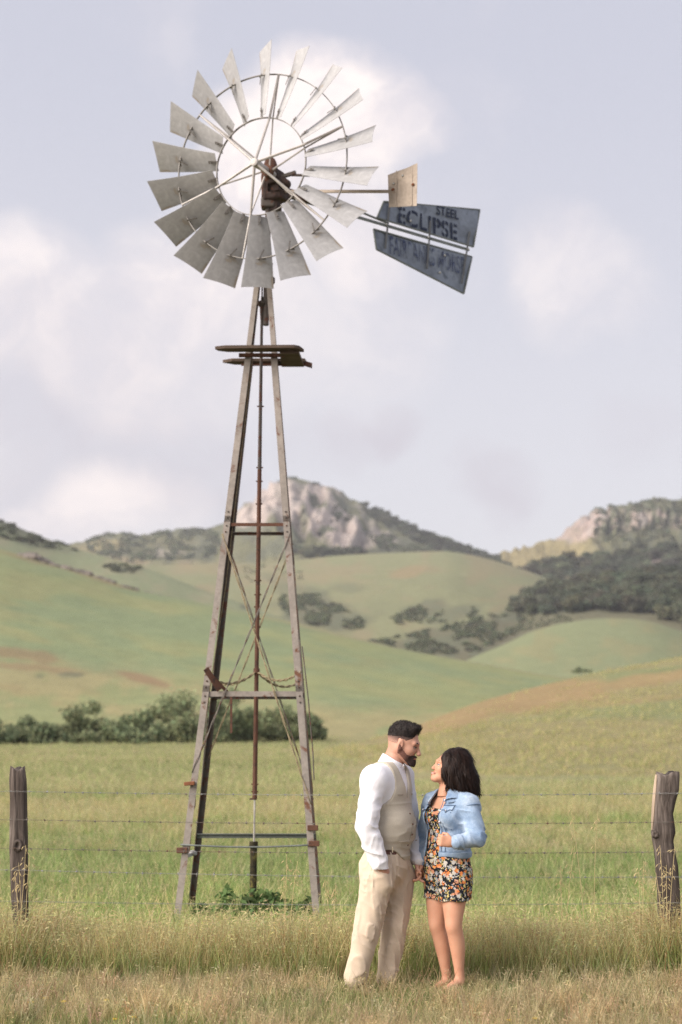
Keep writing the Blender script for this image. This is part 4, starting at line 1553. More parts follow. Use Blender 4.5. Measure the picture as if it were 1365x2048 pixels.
        for j in range(nv):
            for i in range(nu):
                a = j * (nu + 1) + i
                F.append((a, a + nu + 1, a + nu + 2, a + 1)); F.append((N_ + a, N_ + a + 1, N_ + a + nu + 2, N_ + a + nu + 1))
        ring = [i for i in range(nu + 1)] + [j * (nu + 1) + nu for j in range(1, nv + 1)] + [nv * (nu + 1) + i for i in range(nu - 1, -1, -1)] + [j * (nu + 1) for j in range(nv - 1, 0, -1)]
        for q in range(len(ring)):
            a, b = ring[q], ring[(q + 1) % len(ring)]
            F.append((a, b, N_ + b, N_ + a))
        return MB().add(V, F)
    FN = fn
    up_q = [tp(1.59, 7.625), tp(3.08, 7.895), tp(2.966, 7.412), tp(1.49, 7.412)]
    lo_q = [tp(1.44, 7.268), tp(2.94, 7.285), tp(2.80, 6.81), tp(1.48, 7.045)]
    sh1 = sheet('s', up_q, M_VANE, seed=1).build('vane_sheet', M_VANE, tail)
    sh2 = sheet('s', lo_q, M_VANE, seed=2).build('vane_sheet', M_VANE, tail)
    for Q in (up_q, lo_q):
        for a, b in ((0, 1), (1, 2), (2, 3), (3, 0)):
            MB().bar(Q[a] + fn * .004, Q[b] + fn * .004, .014, .016, fn).build('vane_rim', M_GREENSTEEL, tail)
    for s0, s1, z0, z1 in ((1.665, 1.60, 7.60, 7.08), (2.28, 2.22, 7.56, 6.98), (2.90, 2.76, 7.58, 6.92)):
        MB().bar(tp(s0, z0, .016), tp(s1, z1, .016), .02, .010, fn).build('vane_strut', M_STRAP, tail)
    for s, z in ((1.98, 7.49), (2.5, 7.20), (2.42, 6.98), (1.62, 7.36), (2.25, 7.36), (2.87, 7.36)):
        MB().ball(tp(s, z, .014), .014, 8, 5).build('bolt', M_PALEWIRE, tail)
    # stencilled lettering, worn
    def ink(name, c, lo, hi):
        t = NT(name)
        v = t.coord('Object')
        mk = t.mrange(t.noise(v, 5.5, 6, .7, .5), lo, hi)
        t.base(c); t.set(.7, 0, .3)
        tr = t.n('ShaderNodeBsdfTransparent'); ms = t.n('ShaderNodeMixShader')
        t.l(mk, ms.inputs[0]); t.l(tr.outputs[0], ms.inputs[1]); t.l(t.b.outputs[0], ms.inputs[2]); t.l(ms.outputs[0], t.out.inputs[0])
        return t.m
    m_ink = ink('stencil_ink', (.020, .028, .055), .30, .46)
    m_ink2 = ink('faded_ink', (.04, .055, .12), .36, .66)
    def text(s, pos, size, xd, upd, mat, sx=1.0, gap=0.0, bold=.0, space=1.0):
        xd = np.array(xd) / np.linalg.norm(xd)
        cur = bpy.data.curves.new('lettering', 'FONT')
        cur.body = s; cur.size = size; cur.extrude = 0.0; cur.offset = bold; cur.space_character = space
        ob = bpy.data.objects.new('tmp', cur); COL.objects.link(ob)
        dg = bpy.context.evaluated_depsgraph_get()
        me_ = bpy.data.meshes.new_from_object(ob.evaluated_get(dg))
        COL.objects.unlink(ob); bpy.data.objects.remove(ob)
        bm = bmesh.new(); bm.from_mesh(me_)
        if gap:                                               # stencil bridges: cut thin gaps through every letter
            xs_ = sorted(v.co.x for v in bm.verts)
            x0, x1 = xs_[0], xs_[-1]; L = len(s)
            for k in range(L):
                xc = x0 + (x1 - x0) * (k + .5) / L
                geom = bm.verts[:] + bm.edges[:] + bm.faces[:]
                for dx in (-gap, gap):
                    geom = bm.verts[:] + bm.edges[:] + bm.faces[:]
                    bmesh.ops.bisect_plane(bm, geom=geom, plane_co=(xc + dx, 0, 0), plane_no=(1, 0, 0))
                kill = [fc for fc in bm.faces if abs(fc.calc_center_median().x - xc) < gap]
                bmesh.ops.delete(bm, geom=kill, context='FACES')
        bm.to_mesh(me_); bm.free()
        me_.materials.clear(); me_.materials.append(mat)
        co = np.array([v.co[:] for v in me_.vertices])
        base = np.array(pos) - np.array(tail.location) - np.array(R.location)
        W = base + np.outer(co[:, 0] * sx, xd) + np.outer(co[:, 1], np.array(upd))
        me_.vertices.foreach_set('co', W.astype(np.float32).ravel()); me_.update()
        o = bpy.data.objects.new('lettering', me_); link(o, tail)
        return o
    lift = fn * .0135
    upz = v3(0, 0, 1)
    text('STEEL', tp(2.38, 7.668) + lift, .15, d + v3(0, 0, .055), upz, m_ink, .84, bold=.004, space=1.1)
    text('ECLIPSE', tp(1.78, 7.43) + lift, .27, d + v3(0, 0, .0), upz, m_ink, .92, gap=.010, bold=.006, space=1.1)
    text('FAIRBANKS MORSE', tp(1.66, 7.04) + lift, .29, d, upz, m_ink2, .445, bold=.005, space=1.05)

    # ---------------- side vane on its own arm
    FN = v3(-math.sin(yaw), -math.cos(yaw), 0)
    S0 = v3(-.764, 14.03, 0)
    az = math.pi / 2 + yaw
    def sp(u, v):
        return on_plane(u, v, S0, az)
    side = empty('side_vane', tuple(sp(700, 390) - np.array(R.location)), R)
    MB().bar(G + rt * .05 + up * -.12, sp(790, 383), .02, .028).build('arm', M_SIDE, side)
    q = [sp(777, 351), sp(836, 327), sp(834, 412), sp(779, 415)]
    sheet('s', q, M_SIDE, seed=4, bow=.012, nu=8, nv=6).build('plate', M_SIDE, side)
    for u_ in (794, 825):
        MB().bar(sp(u_, np.interp(u_, [777, 836], [347, 331])) + FN * .008, sp(u_ - 1, 412) + FN * .008, .012, .006, FN).build('seam', M_SIDE, side)
    for uv in ((787, 380), (827, 370)):
        MB().ball(sp(*uv) + FN * .008, .017, 8, 5).build('rusty_bolt', M_RUSTB, side)
    for uv in ((788, 368), (806, 352)):
        MB().ball(sp(*uv) + FN * .006, .013, 8, 5).build('bolt', M_PALEWIRE, side)
    return R
build_windmill()
# ------------------------------------------------------------------ fence
def wood_mat():
    t = NT('weathered_post')
    v = t.coord('Object', (1, 1, .07))
    n = t.noise(v, 34, 5, .65, .6)
    b = t.noise(t.coord('Object', (1, 1, .3)), 7, 4, .6)
    c = t.ramp(n, [(.25, (.035, .029, .026)), (.5, (.105, .088, .078)), (.75, (.26, .225, .20))])
    c = t.mix(1.0, c, t.ramp(b, [(.3, (.65, .6, .58)), (.7, (1.2, 1.18, 1.16))]), 'MULTIPLY')
    t.base(c)
    t.set(.95, 0, .15)
    t.bump(n, .9, .012)
    return t.m
M_POST = wood_mat()
M_SUNEDGE = mat_plain('sunlit_edge_wood', (.40, .31, .23), .9, var=.25, scale=20, stretch=(1, 1, .1), bump=.3)  # post wood in a paler colour that stands for sun on it

M_THIN = mat_metal('dull_wire', (.27, .27, .26), rust=(.2, .15, .12), amount=.4, rough=.6, metal=.3, scale=3)
FY = 10.85
def post_mesh(prof, seed, seg=40, nring=90):
    """prof: (z, x left, x right) rows; a split, furrowed log"""
    zs = np.linspace(prof[0][0], prof[-1][0], nring)
    L = np.interp(zs, [p[0] for p in prof], [p[1] for p in prof]); Rr = np.interp(zs, [p[0] for p in prof], [p[2] for p in prof])
    V = []; F = []
    for i, z in enumerate(zs):
        cx = (L[i] + Rr[i]) / 2; r = (Rr[i] - L[i]) / 2
        for k in range(seg):
            a = 2 * math.pi * k / seg
            q = v3(math.cos(a), math.sin(a), 0)
            g = fbm(np.array([math.cos(a) * 6.5, math.sin(a) * 6.5, z * 1.6 + seed]), 4, seed)
            cr = max(0, 1 - abs(((a + .25 * math.sin(z * 3 + seed)) % 6.283) - 4.75) / .13) * .22 * (1 if z > prof[-1][0] - .75 else .3)
            rr = r * (1 + .13 * g - cr)
            # squarish split log
            sq = 1 / max(abs(math.cos(a)) ** 6 + abs(math.sin(a)) ** 6, 1e-6) ** (1 / 6)
            rr *= 1 + .45 * (sq - 1)
            V.append((cx + q[0] * rr, FY + q[1] * rr * .85, z + (.018 * math.sin(a * 3 + seed) + .012 * g if i == nring - 1 else 0)))
    for i in range(nring - 1):
        for k in range(seg):
            k2 = (k + 1) % seg
            F.append((i * seg + k, i * seg + k2, (i + 1) * seg + k2, (i + 1) * seg + k))
    c = len(V); V.append(((L[-1] + Rr[-1]) / 2, FY, zs[-1] - .012))
    for k in range(seg):
        F.append(((nring - 1) * seg + k, (nring - 1) * seg + (k + 1) % seg, c))
    return V, F

def build_fence():
    X0 = at(38, 1700, FY)[0]
    R = empty('barbed_wire_fence', (X0, FY, 0))
    tag(R, 'barbed wire fence with weathered wooden posts crossing the field', 'fence')
    def row(v, a, b):
        return (at(a, v, FY)[2], at(a, v, FY)[0], at(b, v, FY)[0])
    p1 = [(-.3, at(28, 1800, FY)[0], at(57, 1800, FY)[0])] + [row(v, a, b) for v, a, b in
         ((1860, 29, 58), (1800, 24, 57), (1760, 23, 56), (1700, 20, 56), (1650, 21, 55), (1600, 22, 54), (1560, 20, 53), (1545, 21, 51), (1537, 22, 51))]
    V, F = post_mesh(p1, 3)
    m = MB().add(V, F)
    po = m.build('post', M_POST, R, True)
    po['label'] = 'straight dark post with a knot hole at the left'
    k = at(39, 1690, FY)
    f = Field(k + v3(-.06, -.14, -.07), k + v3(.06, .0, .07), .005)
    f.ell(k + v3(0, -.058, 0), (.036, .02, .046), None, .01)
    f.ell(k + v3(.004, -.078, 0), (.017, .026, .026), None, .01, sub=True)
    f.wrinkle(lambda p: .003 * fbm(p * 40, 3, 2))
    f.build('knot', M_POST, po)
    p2 = [(-.3, at(1318, 1800, FY)[0], at(1360, 1800, FY)[0])] + [row(v, a, b) for v, a, b in
         ((1860, 1318, 1362), (1780, 1316, 1360), (1730, 1312, 1356), (1700, 1309, 1349), (1680, 1305, 1346), (1665, 1303, 1350), (1645, 1305, 1348), (1628, 1306, 1345), (1605, 1307, 1350), (1580, 1309, 1357), (1560, 1311, 1358), (1547, 1313, 1358))]
    V, F = post_mesh(p2, 11)
    po = MB().add(V, F).build('post', M_POST, R, True)
    po['label'] = 'crooked split post with a painted sunlit left edge at the right'
    m = MB()
    pts = [at(u, v, FY - .02) for u, v in ((1313, 1549), (1311, 1575), (1308, 1605), (1306, 1635), (1304, 1660))]
    m.tube([q + v3(.002, 0, 0) for q in pts], [.010, .016, .016, .014, .006], 7)
    m.build('sunlit_edge', M_SUNEDGE, po)  # sun on the post's left side, put on as a pale strip
    k = at(1311, 1668, FY - .05)
    f = Field(k - .07, k + .07, .005); f.ell(k, (.028, .03, .032), None, .01); f.ell(k + v3(-.006, -.03, 0), (.012, .012, .014), None, .008, sub=True)
    f.wrinkle(lambda p: .003 * fbm(p * 40, 3, 2)); f.build('knot', M_POST, po)
    # five wires
    rng = np.random.default_rng(6)
    xa, xb = X0 - 1.6, at(1335, 1600, FY)[0] + 1.6
    xs = np.linspace(xa, xb, 120)
    for wi, (vl, vr, mt, barb) in enumerate(((1582, 1586, M_THIN, 1), (1638, 1643, M_WIRE, 1), (1695, 1702, M_WIRE, 1), (1738, 1752, M_THIN, 1), (1800, 1803, M_THIN, 0))):
        za = at(38, vl, FY)[2]; zb = at(1335, vr, FY)[2]
        xl = X0; xr_ = at(1335, 1600, FY)[0]
        def pt(x, ph):
            t = (x - xl) / (xr_ - xl)
            z = za + (zb - za) * t - .02 * 4 * t * (1 - t) * (0 <= t <= 1)
            return v3(x, FY - .085 * (1 if t < 1.1 else 1) + .004 * math.cos(x * 45 + ph), z + .004 * math.sin(x * 45 + ph))
        m = MB()
        xx = np.linspace(xa, xb, 460)
        for ph in (0, math.pi):
            m.tube([pt(x, ph) for x in xx], .0010, 4)
        w = m.build('wire', mt, R)
        if barb:
            b = MB()
            x = xa + rng.uniform(0, .1)
            while x < xb:
                q = pt(x, 0) * .5 + pt(x, math.pi) * .5
                b.tube([q + v3(-.007, 0, 0), q + v3(.007, 0, 0)], .0048, 6)
                for _ in range(4):
                    dd = rng.normal(size=3); dd[0] *= .4; dd /= np.linalg.norm(dd)
                    b.tube([q, q + dd * .018], [.0022, .0006], 4)
                x += .125 + rng.normal() * .006
            b.build('barbs', mt, w)['kind'] = 'stuff'
    return R
build_fence()
# ------------------------------------------------------------------ grass
def grass_material():
    t = NT('grass_blades')
    a = t.n('ShaderNodeAttribute', attribute_name='Col')
    b = t.n('ShaderNodeAttribute', attribute_name='tint', attribute_type='INSTANCER')
    col = t.mix(1.0, a.outputs['Color'], b.outputs['Color'], 'MULTIPLY')
    t.base(col)
    t.set(.7, 0, .2)
    tr = t.n('ShaderNodeBsdfTranslucent')
    t.l(col, tr.inputs['Color'])
    ms = t.n('ShaderNodeMixShader')
    ms.inputs[0].default_value = .45
    t.l(t.b.outputs[0], ms.inputs[1]); t.l(tr.outputs[0], ms.inputs[2]); t.l(ms.outputs[0], t.out.inputs[0])
    return t.m
M_GRASS = grass_material()
C_STRAW = np.array([.60, .50, .29]); C_DRY = np.array([.47, .355, .205]); C_GRN = np.array([.25, .31, .115]); C_LIME = np.array([.40, .42, .18]); C_RED = np.array([.33, .20, .11])

def tuft(name, rng, n, h, spread, w, lean, cols, probs, seeds=0.0, segs=3, seedlen=.07):
    V = []; F = []; C = []
    for i in range(n):
        a = rng.uniform(0, 6.28); r = spread * math.sqrt(rng.random())
        b = v3(r * math.cos(a), r * math.sin(a), 0)
        hh = h * rng.uniform(.55, 1.15)
        la = rng.uniform(0, 6.28); ld = v3(math.cos(la), math.sin(la), 0) * lean * hh * rng.uniform(.3, 1.4)
        fa = rng.uniform(0, 6.28); side = v3(math.cos(fa), math.sin(fa), 0)
        ww = w * rng.uniform(.7, 1.3)
        c = cols[rng.choice(len(cols), p=probs)] * rng.uniform(.75, 1.2)
        base = len(V)
        for s in range(segs + 1):
            f = s / segs
            p = b + v3(0, 0, hh * (f - .12 * lean * f * f)) + ld * f * f
            q = ww * (1 - f) ** .6 * .5 if s < segs else 0
            dk = 1.0
            if s < segs:
                V += [p - side * q, p + side * q]; C += [c * dk] * 2
            else:
                V.append(p); C.append(c * dk)
        for s in range(segs - 1):
            F.append((base + 2 * s, base + 2 * s + 1, base + 2 * s + 3, base + 2 * s + 2))
        F.append((base + 2 * segs - 2, base + 2 * segs - 1, base + 2 * segs))
        if rng.random() < seeds:                     # drooping seed head
            tip = V[-1]
            sc_ = C_STRAW * rng.uniform(.75, 1.1) if rng.random() < .85 else C_RED * 1.3
            d0 = ld / (np.linalg.norm(ld) + 1e-6)
            for k in range(5):
                o = tip + v3(0, 0, -.013 * k * seedlen / .07) + rng.normal(size=3) * .008
                dr = d0 * rng.uniform(.2, 1) + v3(rng.normal() * .4, rng.normal() * .4, rng.uniform(-.6, .6))
                dr /= np.linalg.norm(dr)
                s2 = np.cross(dr, rng.normal(size=3)); s2 /= np.linalg.norm(s2)
                ln = seedlen * rng.uniform(.3, .6); q = .0030
                bb = len(V)
                V += [o, o + dr * ln * .5 + s2 * q, o + dr * ln, o + dr * ln * .5 - s2 * q]; C += [sc_] * 4
                F.append((bb, bb + 1, bb + 2, bb + 3))
    return free_obj(name, np.array(V), F, M_GRASS, np.array(C))

def zrot(n, rng, t=.12):
    return np.stack([rng.normal(size=n) * t, rng.normal(size=n) * t, rng.uniform(0, 6.28, n)], 1)

def build_grass():
    rng = np.random.default_rng(12)
    # --- mown verge in front of the fence
    pr = []
    pr.append(tuft('verge_a', rng, 26, .12, .05, .0048, .4, [C_STRAW * 1.12, C_DRY, C_LIME, C_GRN], [.5, .16, .22, .12]))
    pr.append(tuft('verge_b', rng, 26, .11, .05, .0050, .4, [C_STRAW, C_DRY, C_LIME, C_GRN], [.15, .1, .4, .35]))
    pr.append(tuft('verge_c', rng, 16, .19, .05, .0044, .3, [C_STRAW, C_DRY, C_LIME], [.65, .2, .15], .12, 3, .04))
    pr.append(tuft('verge_d', rng, 30, .075, .06, .004, 1.0, [C_STRAW, C_DRY], [.6, .4]))
    n = 13000
    X = rng.uniform(-3.6, 3.6, n); Y = 7.3 + (10.22 - 7.3) * rng.random(n) ** .9
    nz = fbm(np.stack([X * .9, Y * 1.6, 0 * X], -1), 4, 3)
    P = np.stack([X, Y, ground_z(X, Y) - .005], 1)
    greenish = np.clip(.62 + .9 * nz - .25 * smooth(0, 2.5, X) + .3 * smooth(8.9, 8.4, Y) * smooth(-.6, -1.6, X) + .12 * smooth(-.5, -2.5, X), 0, 1)
    straw_patch = np.exp(-(((X + 1.02) / .45) ** 2 + ((Y - 8.85) / .22) ** 2))
    greenish = np.clip(greenish - straw_patch * 1.2, 0, 1)
    pick = np.where(rng.random(n) < greenish * .8, 1, np.where(rng.random(n) < .30, 2, np.where(rng.random(n) < .3, 3, 0)))
    tint = np.ones((n, 3)) * rng.uniform(.72, 1.1, (n, 1)) * (1 + .06 * rng.normal(size=(n, 3))) * (1 + .25 * straw_patch[:, None])
    bare = (Y < 8.50 + .10 * nz + .12 * smooth(-1.0, -1.8, X)) & (X < -.55 + .5 * nz) & (rng.random(n) < .85)
    P, pick, tint = P[~bare], pick[~bare], tint[~bare]; X, Y, straw_patch = X[~bare], Y[~bare], straw_patch[~bare]; n = len(P)
    o = scatter('verge_grass', pr, P, zrot(n, rng), rng.uniform(.75, 1.3, n) * (1 + .2 * straw_patch), pick, tint)
    tag(o, 'short mown straw and green grass in front of the fence')
    # --- tall uncut strip along the fence
    pr = [tuft('tall_a', rng, 13, .54, .07, .0062, .28, [C_STRAW, C_LIME, C_GRN, C_RED, C_DRY], [.26, .36, .24, .03, .11], .3, 4),
          tuft('tall_b', rng, 15, .42, .08, .0070, .4, [C_LIME, C_GRN, C_STRAW], [.4, .4, .2], .25, 4),
          tuft('tall_c', rng, 8, .62, .06, .0050, .25, [C_STRAW, C_DRY, C_RED, C_LIME], [.48, .16, .06, .30], .7, 4, .09),
          tuft('tall_d', rng, 15, .28, .09, .0068, .7, [C_DRY, C_RED, C_STRAW, C_GRN], [.28, .12, .25, .35], .1, 4)]
    n = 9000
    X = rng.uniform(-4.2, 4.2, n); Y = 10.30 + 1.7 * rng.random(n) ** 1.25
    Y += .06 * fbm(np.stack([X * 2.2, 0 * X, 0 * X], -1), 3, 8)
    nz = fbm(np.stack([X * .8, Y * 1.0, 0 * X + 4], -1), 3, 13)
    P = np.stack([X, Y, ground_z(X, Y) - .01], 1)
    f = (Y - 10.2) / 1.75
    pick = np.where(rng.random(n) < .30 - .15 * f, 0, np.where(rng.random(n) < .55 + .3 * f + .3 * nz, 1, np.where(rng.random(n) < .35, 2, 3)))
    hs = np.clip(.88 + .34 * nz, .5, 1.25) * rng.uniform(.7, 1.1, n) * np.where(Y > 11.2, .72, 1.0) * (.78 + .22 * smooth(10.25, 10.5, Y))
    post = np.exp(-((X - at(45, 1800, FY)[0]) / .3) ** 2) + np.exp(-((X - at(1345, 1800, FY)[0]) / .3) ** 2)
    hs *= 1 + .42 * post
    tint = np.ones((n, 3)) * rng.uniform(.7, 1.1, (n, 1)) * (1 + .07 * rng.normal(size=(n, 3)))
    tint *= np.array([1.10, 1.17, 1.05])
    o = scatter('tall_grass', pr, P, zrot(n, rng, .10), np.stack([hs * 1.0, hs * 1.0, hs], 1), pick, tint)
    tag(o, 'tall uncut grass and wild oats along the fence')
    # --- pasture behind
    pr = [tuft('field_a', rng, 16, .20, .12, .009, .5, [C_GRN, C_LIME, C_STRAW], [.45, .35, .2], .15),
          tuft('field_b', rng, 16, .22, .12, .0085, .45, [C_STRAW, C_LIME, C_DRY], [.5, .35, .15], .5),
          tuft('field_c', rng, 18, .16, .14, .008, .8, [C_GRN, C_LIME], [.6, .4])]
    n = 15000
    Y = 11.7 * (42 / 11.7) ** rng.random(n)
    X = rng.uniform(-1, 1, n) * Y * .36
    nz = fbm(np.stack([X * .12, Y * .35, 0 * X + 9], -1), 4, 33)
    P = np.stack([X, Y, ground_z(X, Y) - .01], 1)
    st = smooth(-.25, .35, nz + .0 + .25 * smooth(18, 32, Y))
    pick = np.where(rng.random(n) < st, 1, np.where(rng.random(n) < .5, 0, 2))
    near = smooth(15.5, 12, Y)
    s = rng.uniform(.6, 1.1, n) * (1 + .35 * near) * (.9 + Y / 60)
    tint = np.ones((n, 3)) * rng.uniform(.75, 1.1, (n, 1)) * (1 + .05 * rng.normal(size=(n, 3)))
    tint *= np.array([1.02, 1.10, 1.04]) * np.stack([1 + .34 * smooth(19, 13, Y), 1 + .26 * smooth(19, 13, Y), 1 + .26 * smooth(19, 13, Y)], 1)  # near tufts tinted brighter to make up for their own shade
    o = scatter('pasture_grass', pr, P, zrot(n, rng), s, pick, tint)
    tag(o, 'green and straw pasture grass around and behind the windmill')
    # --- pasture farther out: broad low tufts
    pr = [tuft('far_a', rng, 14, .26, .5, .03, .6, [C_GRN, C_LIME, C_STRAW], [.3, .4, .3]),
          tuft('far_b', rng, 14, .26, .5, .03, .6, [C_STRAW, C_LIME, C_DRY], [.5, .35, .15])]
    n = 16000
    Y = 38 * (125 / 38) ** rng.random(n)
    X = rng.uniform(-1, 1, n) * Y * .36
    hl = HILLS['straw coloured rise with a brown bank behind the couple'][0]
    nz = fbm(np.stack([X * .05, Y * .16, 0 * X + 9], -1), 4, 43)
    ub = 682.5 + FPX * X / Y
    ok = ~((ub > 600 + 120 * rng.random(n)) & (Y > 46))
    X, Y = X[ok], Y[ok]
    P = np.stack([X, Y, ground_z(X, Y) - .04], 1)
    # the same grass on the near right rise
    q = sample_hill('straw coloured rise with a brown bank behind the couple', [(600, 1470), (800, 1440), (1250, 1320), (1700, 1250), (1700, 1620), (600, 1620)], 6500, rng)
    uq, vq = proj(q)
    q = q[~((np.abs(vq - np.interp(uq, [760, 900, 1090, 1290, 1400], [1470, 1438, 1389, 1356, 1340])) < 22) & (rng.random(len(q)) < .88))]
    q[:, 2] -= .05
    P = np.concatenate([P, q]); n = len(P)
    nz = fbm(np.stack([P[:, 0] * .05, P[:, 1] * .16, 0 * P[:, 0] + 9], -1), 4, 43)
    rise = np.arange(n) >= n - len(q)
    pick = np.where(rng.random(n) < np.where(rise, .8, smooth(-.3, .3, nz + .1)), 1, 0)
    tint = np.ones((n, 3)) * rng.uniform(.75, 1.05, (n, 1)) * np.where(rise[:, None], [1.12, 1.03, .98], [1, 1, 1])
    tint *= np.array([.96, 1.02, 1.02])
    o = scatter('pasture_grass', pr, P, zrot(n, rng), rng.uniform(.6, 1.1, n), pick, tint)
    tag(o, 'far pasture grass running up to the shrubs')

    # --- green weeds round the well
    root = empty('weed_clump', (-.80, 13.45, 0))
    tag(root, 'dark green leafy weeds growing round the well pipe', 'weeds')
    m_w = leaf_material('weed_leaves', (.125, .19, .07), trans=.35)
    for k, (dx, dy, w, h, nn) in enumerate(((-.05, .2, .32, .34, 520), (-.36, .05, .30, .24, 330), (.25, .0, .30, .26, 330), (-.12, -.25, .34, .22, 380), (.10, .3, .3, .34, 260))):
        cs = [(dx + rng.normal() * w * .3, dy + rng.normal() * w * .3, h * rng.uniform(.35, .8)) for _ in range(7)]
        V, F, C = leaf_cloud(cs, [(w * .3, w * .3, h * .3)] * 7, nn, .035, rng, elong=2.2)
        V[:, 2] = np.maximum(V[:, 2], .0)
        mesh_obj('leaves', V, F, m_w, root, False, C)
    # --- low dark plants and yellow flowers at the near edge
    cl = []
    m_f = mat_plain('yellow_petal', (.75, .50, .03), .6, var=.2)
    m_low = leaf_material('low_leaves', (.07, .10, .035), trans=.25)
    n = 900
    X = np.concatenate([rng.uniform(-2.6, -.4, 800), rng.uniform(-.4, 2.3, 100)]); Y = rng.uniform(7.9, 8.62, n)
    V = []; F = []; C = []
    for x, y in zip(X, Y):
        for j in range(7):
            a = rng.uniform(0, 6.28); e = rng.uniform(.1, .8); ln = rng.uniform(.025, .055)
            d_ = v3(math.cos(a) * math.cos(e), math.sin(a) * math.cos(e), math.sin(e)); s_ = np.cross(d_, (0, 0, 1)); s_ /= np.linalg.norm(s_)
            o0 = v3(x, y, .005) + rng.normal(size=3) * [.02, .02, .0]
            b = len(V)
            V += [o0, o0 + d_ * ln * .55 + s_ * ln * .24, o0 + d_ * ln, o0 + d_ * ln * .55 - s_ * ln * .24]
            F.append((b, b + 1, b + 2, b + 3)); C += [np.ones(3) * rng.uniform(.6, 1.5)] * 4
    tag(mesh_obj('ground_cover', V, F, m_low, None, False, np.array(C)), 'low dark green leaves at the near edge of the verge', None, None, 'stuff')
    # each flower: stalk with a small yellow head
    fl = [(62, 2004), (93, 1996), (128, 2003), (213, 2000), (232, 2038), (255, 2022), (268, 2034), (281, 2016), (1018, 2040), (1070, 2036), (430, 1951), (309, 2011)]
    nth = ['leftmost', 'second', 'third', 'fourth', 'fifth', 'sixth', 'seventh', 'eighth', '', '', '', 'rightmost']
    mh = None
    for i, (u, v) in enumerate(fl):
        r = ray(u, v); t = -(CAM_H - .075) / r[2]; p = v3(0, 0, CAM_H) + r * t
        if mh is None:
            m = MB()
            for k in range(5):
                a = 6.283 * k / 5
                m.ball((.011 * math.cos(a), .011 * math.sin(a), .075), (.009, .009, .005), 6, 4)
            m.ball((0, 0, .077), .006, 6, 4)
            mh = bpy.data.meshes.new('petals'); mh.from_pydata(m.V, [], m.F); mh.materials.append(m_f); mh.update()
            m = MB().tube([(0, 0, 0), (.004, 0, .04), (0, 0, .074)], .0016, 5)
            ms_ = bpy.data.meshes.new('stalk'); ms_.from_pydata(m.V, [], m.F); ms_.materials.append(m_w); ms_.update()
        root = empty('yellow_flower', (p[0], p[1], 0))
        lab = {8: 'small yellow flower at the bottom edge right of the couple, left of two', 9: 'small yellow flower at the bottom edge right of the couple, right of two',
               10: 'single yellow flower below the tower legs near the tall grass'}.get(i, '%s yellow flower from the left in the row at the lower left edge' % nth[i] if i != 11 else 'rightmost yellow flower of the row at the lower left edge')
        tag(root, lab, 'flower', 'yellow flowers at the verge')
        root.scale = (1.15, 1.15, 1)
        link(bpy.data.objects.new('petals', mh), root); link(bpy.data.objects.new('stalk', ms_), root)
    # --- single tall oat stalks standing above the rest
    m_oat = mat_plain('oat_straw', (.50, .40, .21), .8, var=.2, scale=20)
    def oat(label, base_u, base_v, Y, tips):
        b = at(base_u, base_v, Y)
        root = empty('wild_oat', (b[0], Y, 0))
        tag(root, label, 'grass stalk', 'tall wild oats above the strip')
        for (u, v) in tips:
            tp_ = at(u, v, Y) - v3(b[0], Y, 0)
            mid = tp_ * [.35, .35, .6]
            q = [v3(rng.normal() * .02, 0, 0)]
            P = [q[0] * (1 - t) ** 2 + 2 * mid * t * (1 - t) + tp_ * t * t for t in np.linspace(0, 1, 9)]
            st = MB().tube(P, [.0028 - .0012 * t for t in np.linspace(0, 1, 9)], 5)
            so = mesh_obj('stem', st.V, st.F, m_oat, root)
            hd = MB()
            for k in range(9):
                t = rng.uniform(.72, 1.0)
                o0 = q[0] * (1 - t) ** 2 + 2 * mid * t * (1 - t) + tp_ * t * t
                d_ = v3(rng.normal() * .6, rng.normal() * .4, rng.uniform(-.8, .5)); d_ /= np.linalg.norm(d_)
                o1 = o0 + d_ * rng.uniform(.01, .035)
                d2 = v3(d_[0] * .5, 0, -rng.uniform(.2, 1)); d2 /= np.linalg.norm(d2)
                hd.tube([o0, o1], .0009, 3)
                hd.tube([o1, o1 + d2 * .012, o1 + d2 * .03], [.001, .0038, .0005], 4)
            mesh_obj('seed_head', hd.V, hd.F, m_oat, root)['kind'] = 'stuff'
    oat('tallest pair of dry oat stalks between the woman and the right post', 1180, 1900, 10.6, [(1143, 1622), (1196, 1628)])
    oat('dry oat stalks leaning left of the tallest pair', 1125, 1900, 10.7, [(1150, 1692), (1122, 1732)])
    oat('oat stalks with drooping heads in front of the right post', 1335, 1900, 10.55, [(1320, 1690), (1350, 1695), (1333, 1730), (1312, 1745)])
    oat('dry oat stalks just left of the crooked right post', 1284, 1900, 10.6, [(1288, 1722), (1278, 1740)])
    oat('oat stalks with drooping heads in front of the left post', 45, 1900, 10.6, [(52, 1690), (38, 1725), (60, 1710), (30, 1745)])
    oat('pale straight oat stalks in front of the right tower leg', 572, 1900, 10.9, [(574, 1705), (568, 1752), (596, 1722)])
    oat('single bent oat stalk just left of the man', 668, 1900, 10.8, [(672, 1770), (650, 1760)])
build_grass()
# ------------------------------------------------------------------ people
def skin_mat(name, c):
    t = NT(name)
    v = t.coord('Object')
    n = t.noise(v, 9, 4, .6)
    c = np.array(c)
    t.base(t.ramp(n, [(.3, tuple(c * [.94, .86, .84])), (.7, tuple(c * 1.06))]))
    t.set(.55, 0, .35)
    t.b.inputs['Subsurface Weight'].default_value = .08
    t.b.inputs['Subsurface Radius'].default_value = (.012, .005, .003)
    return t.m

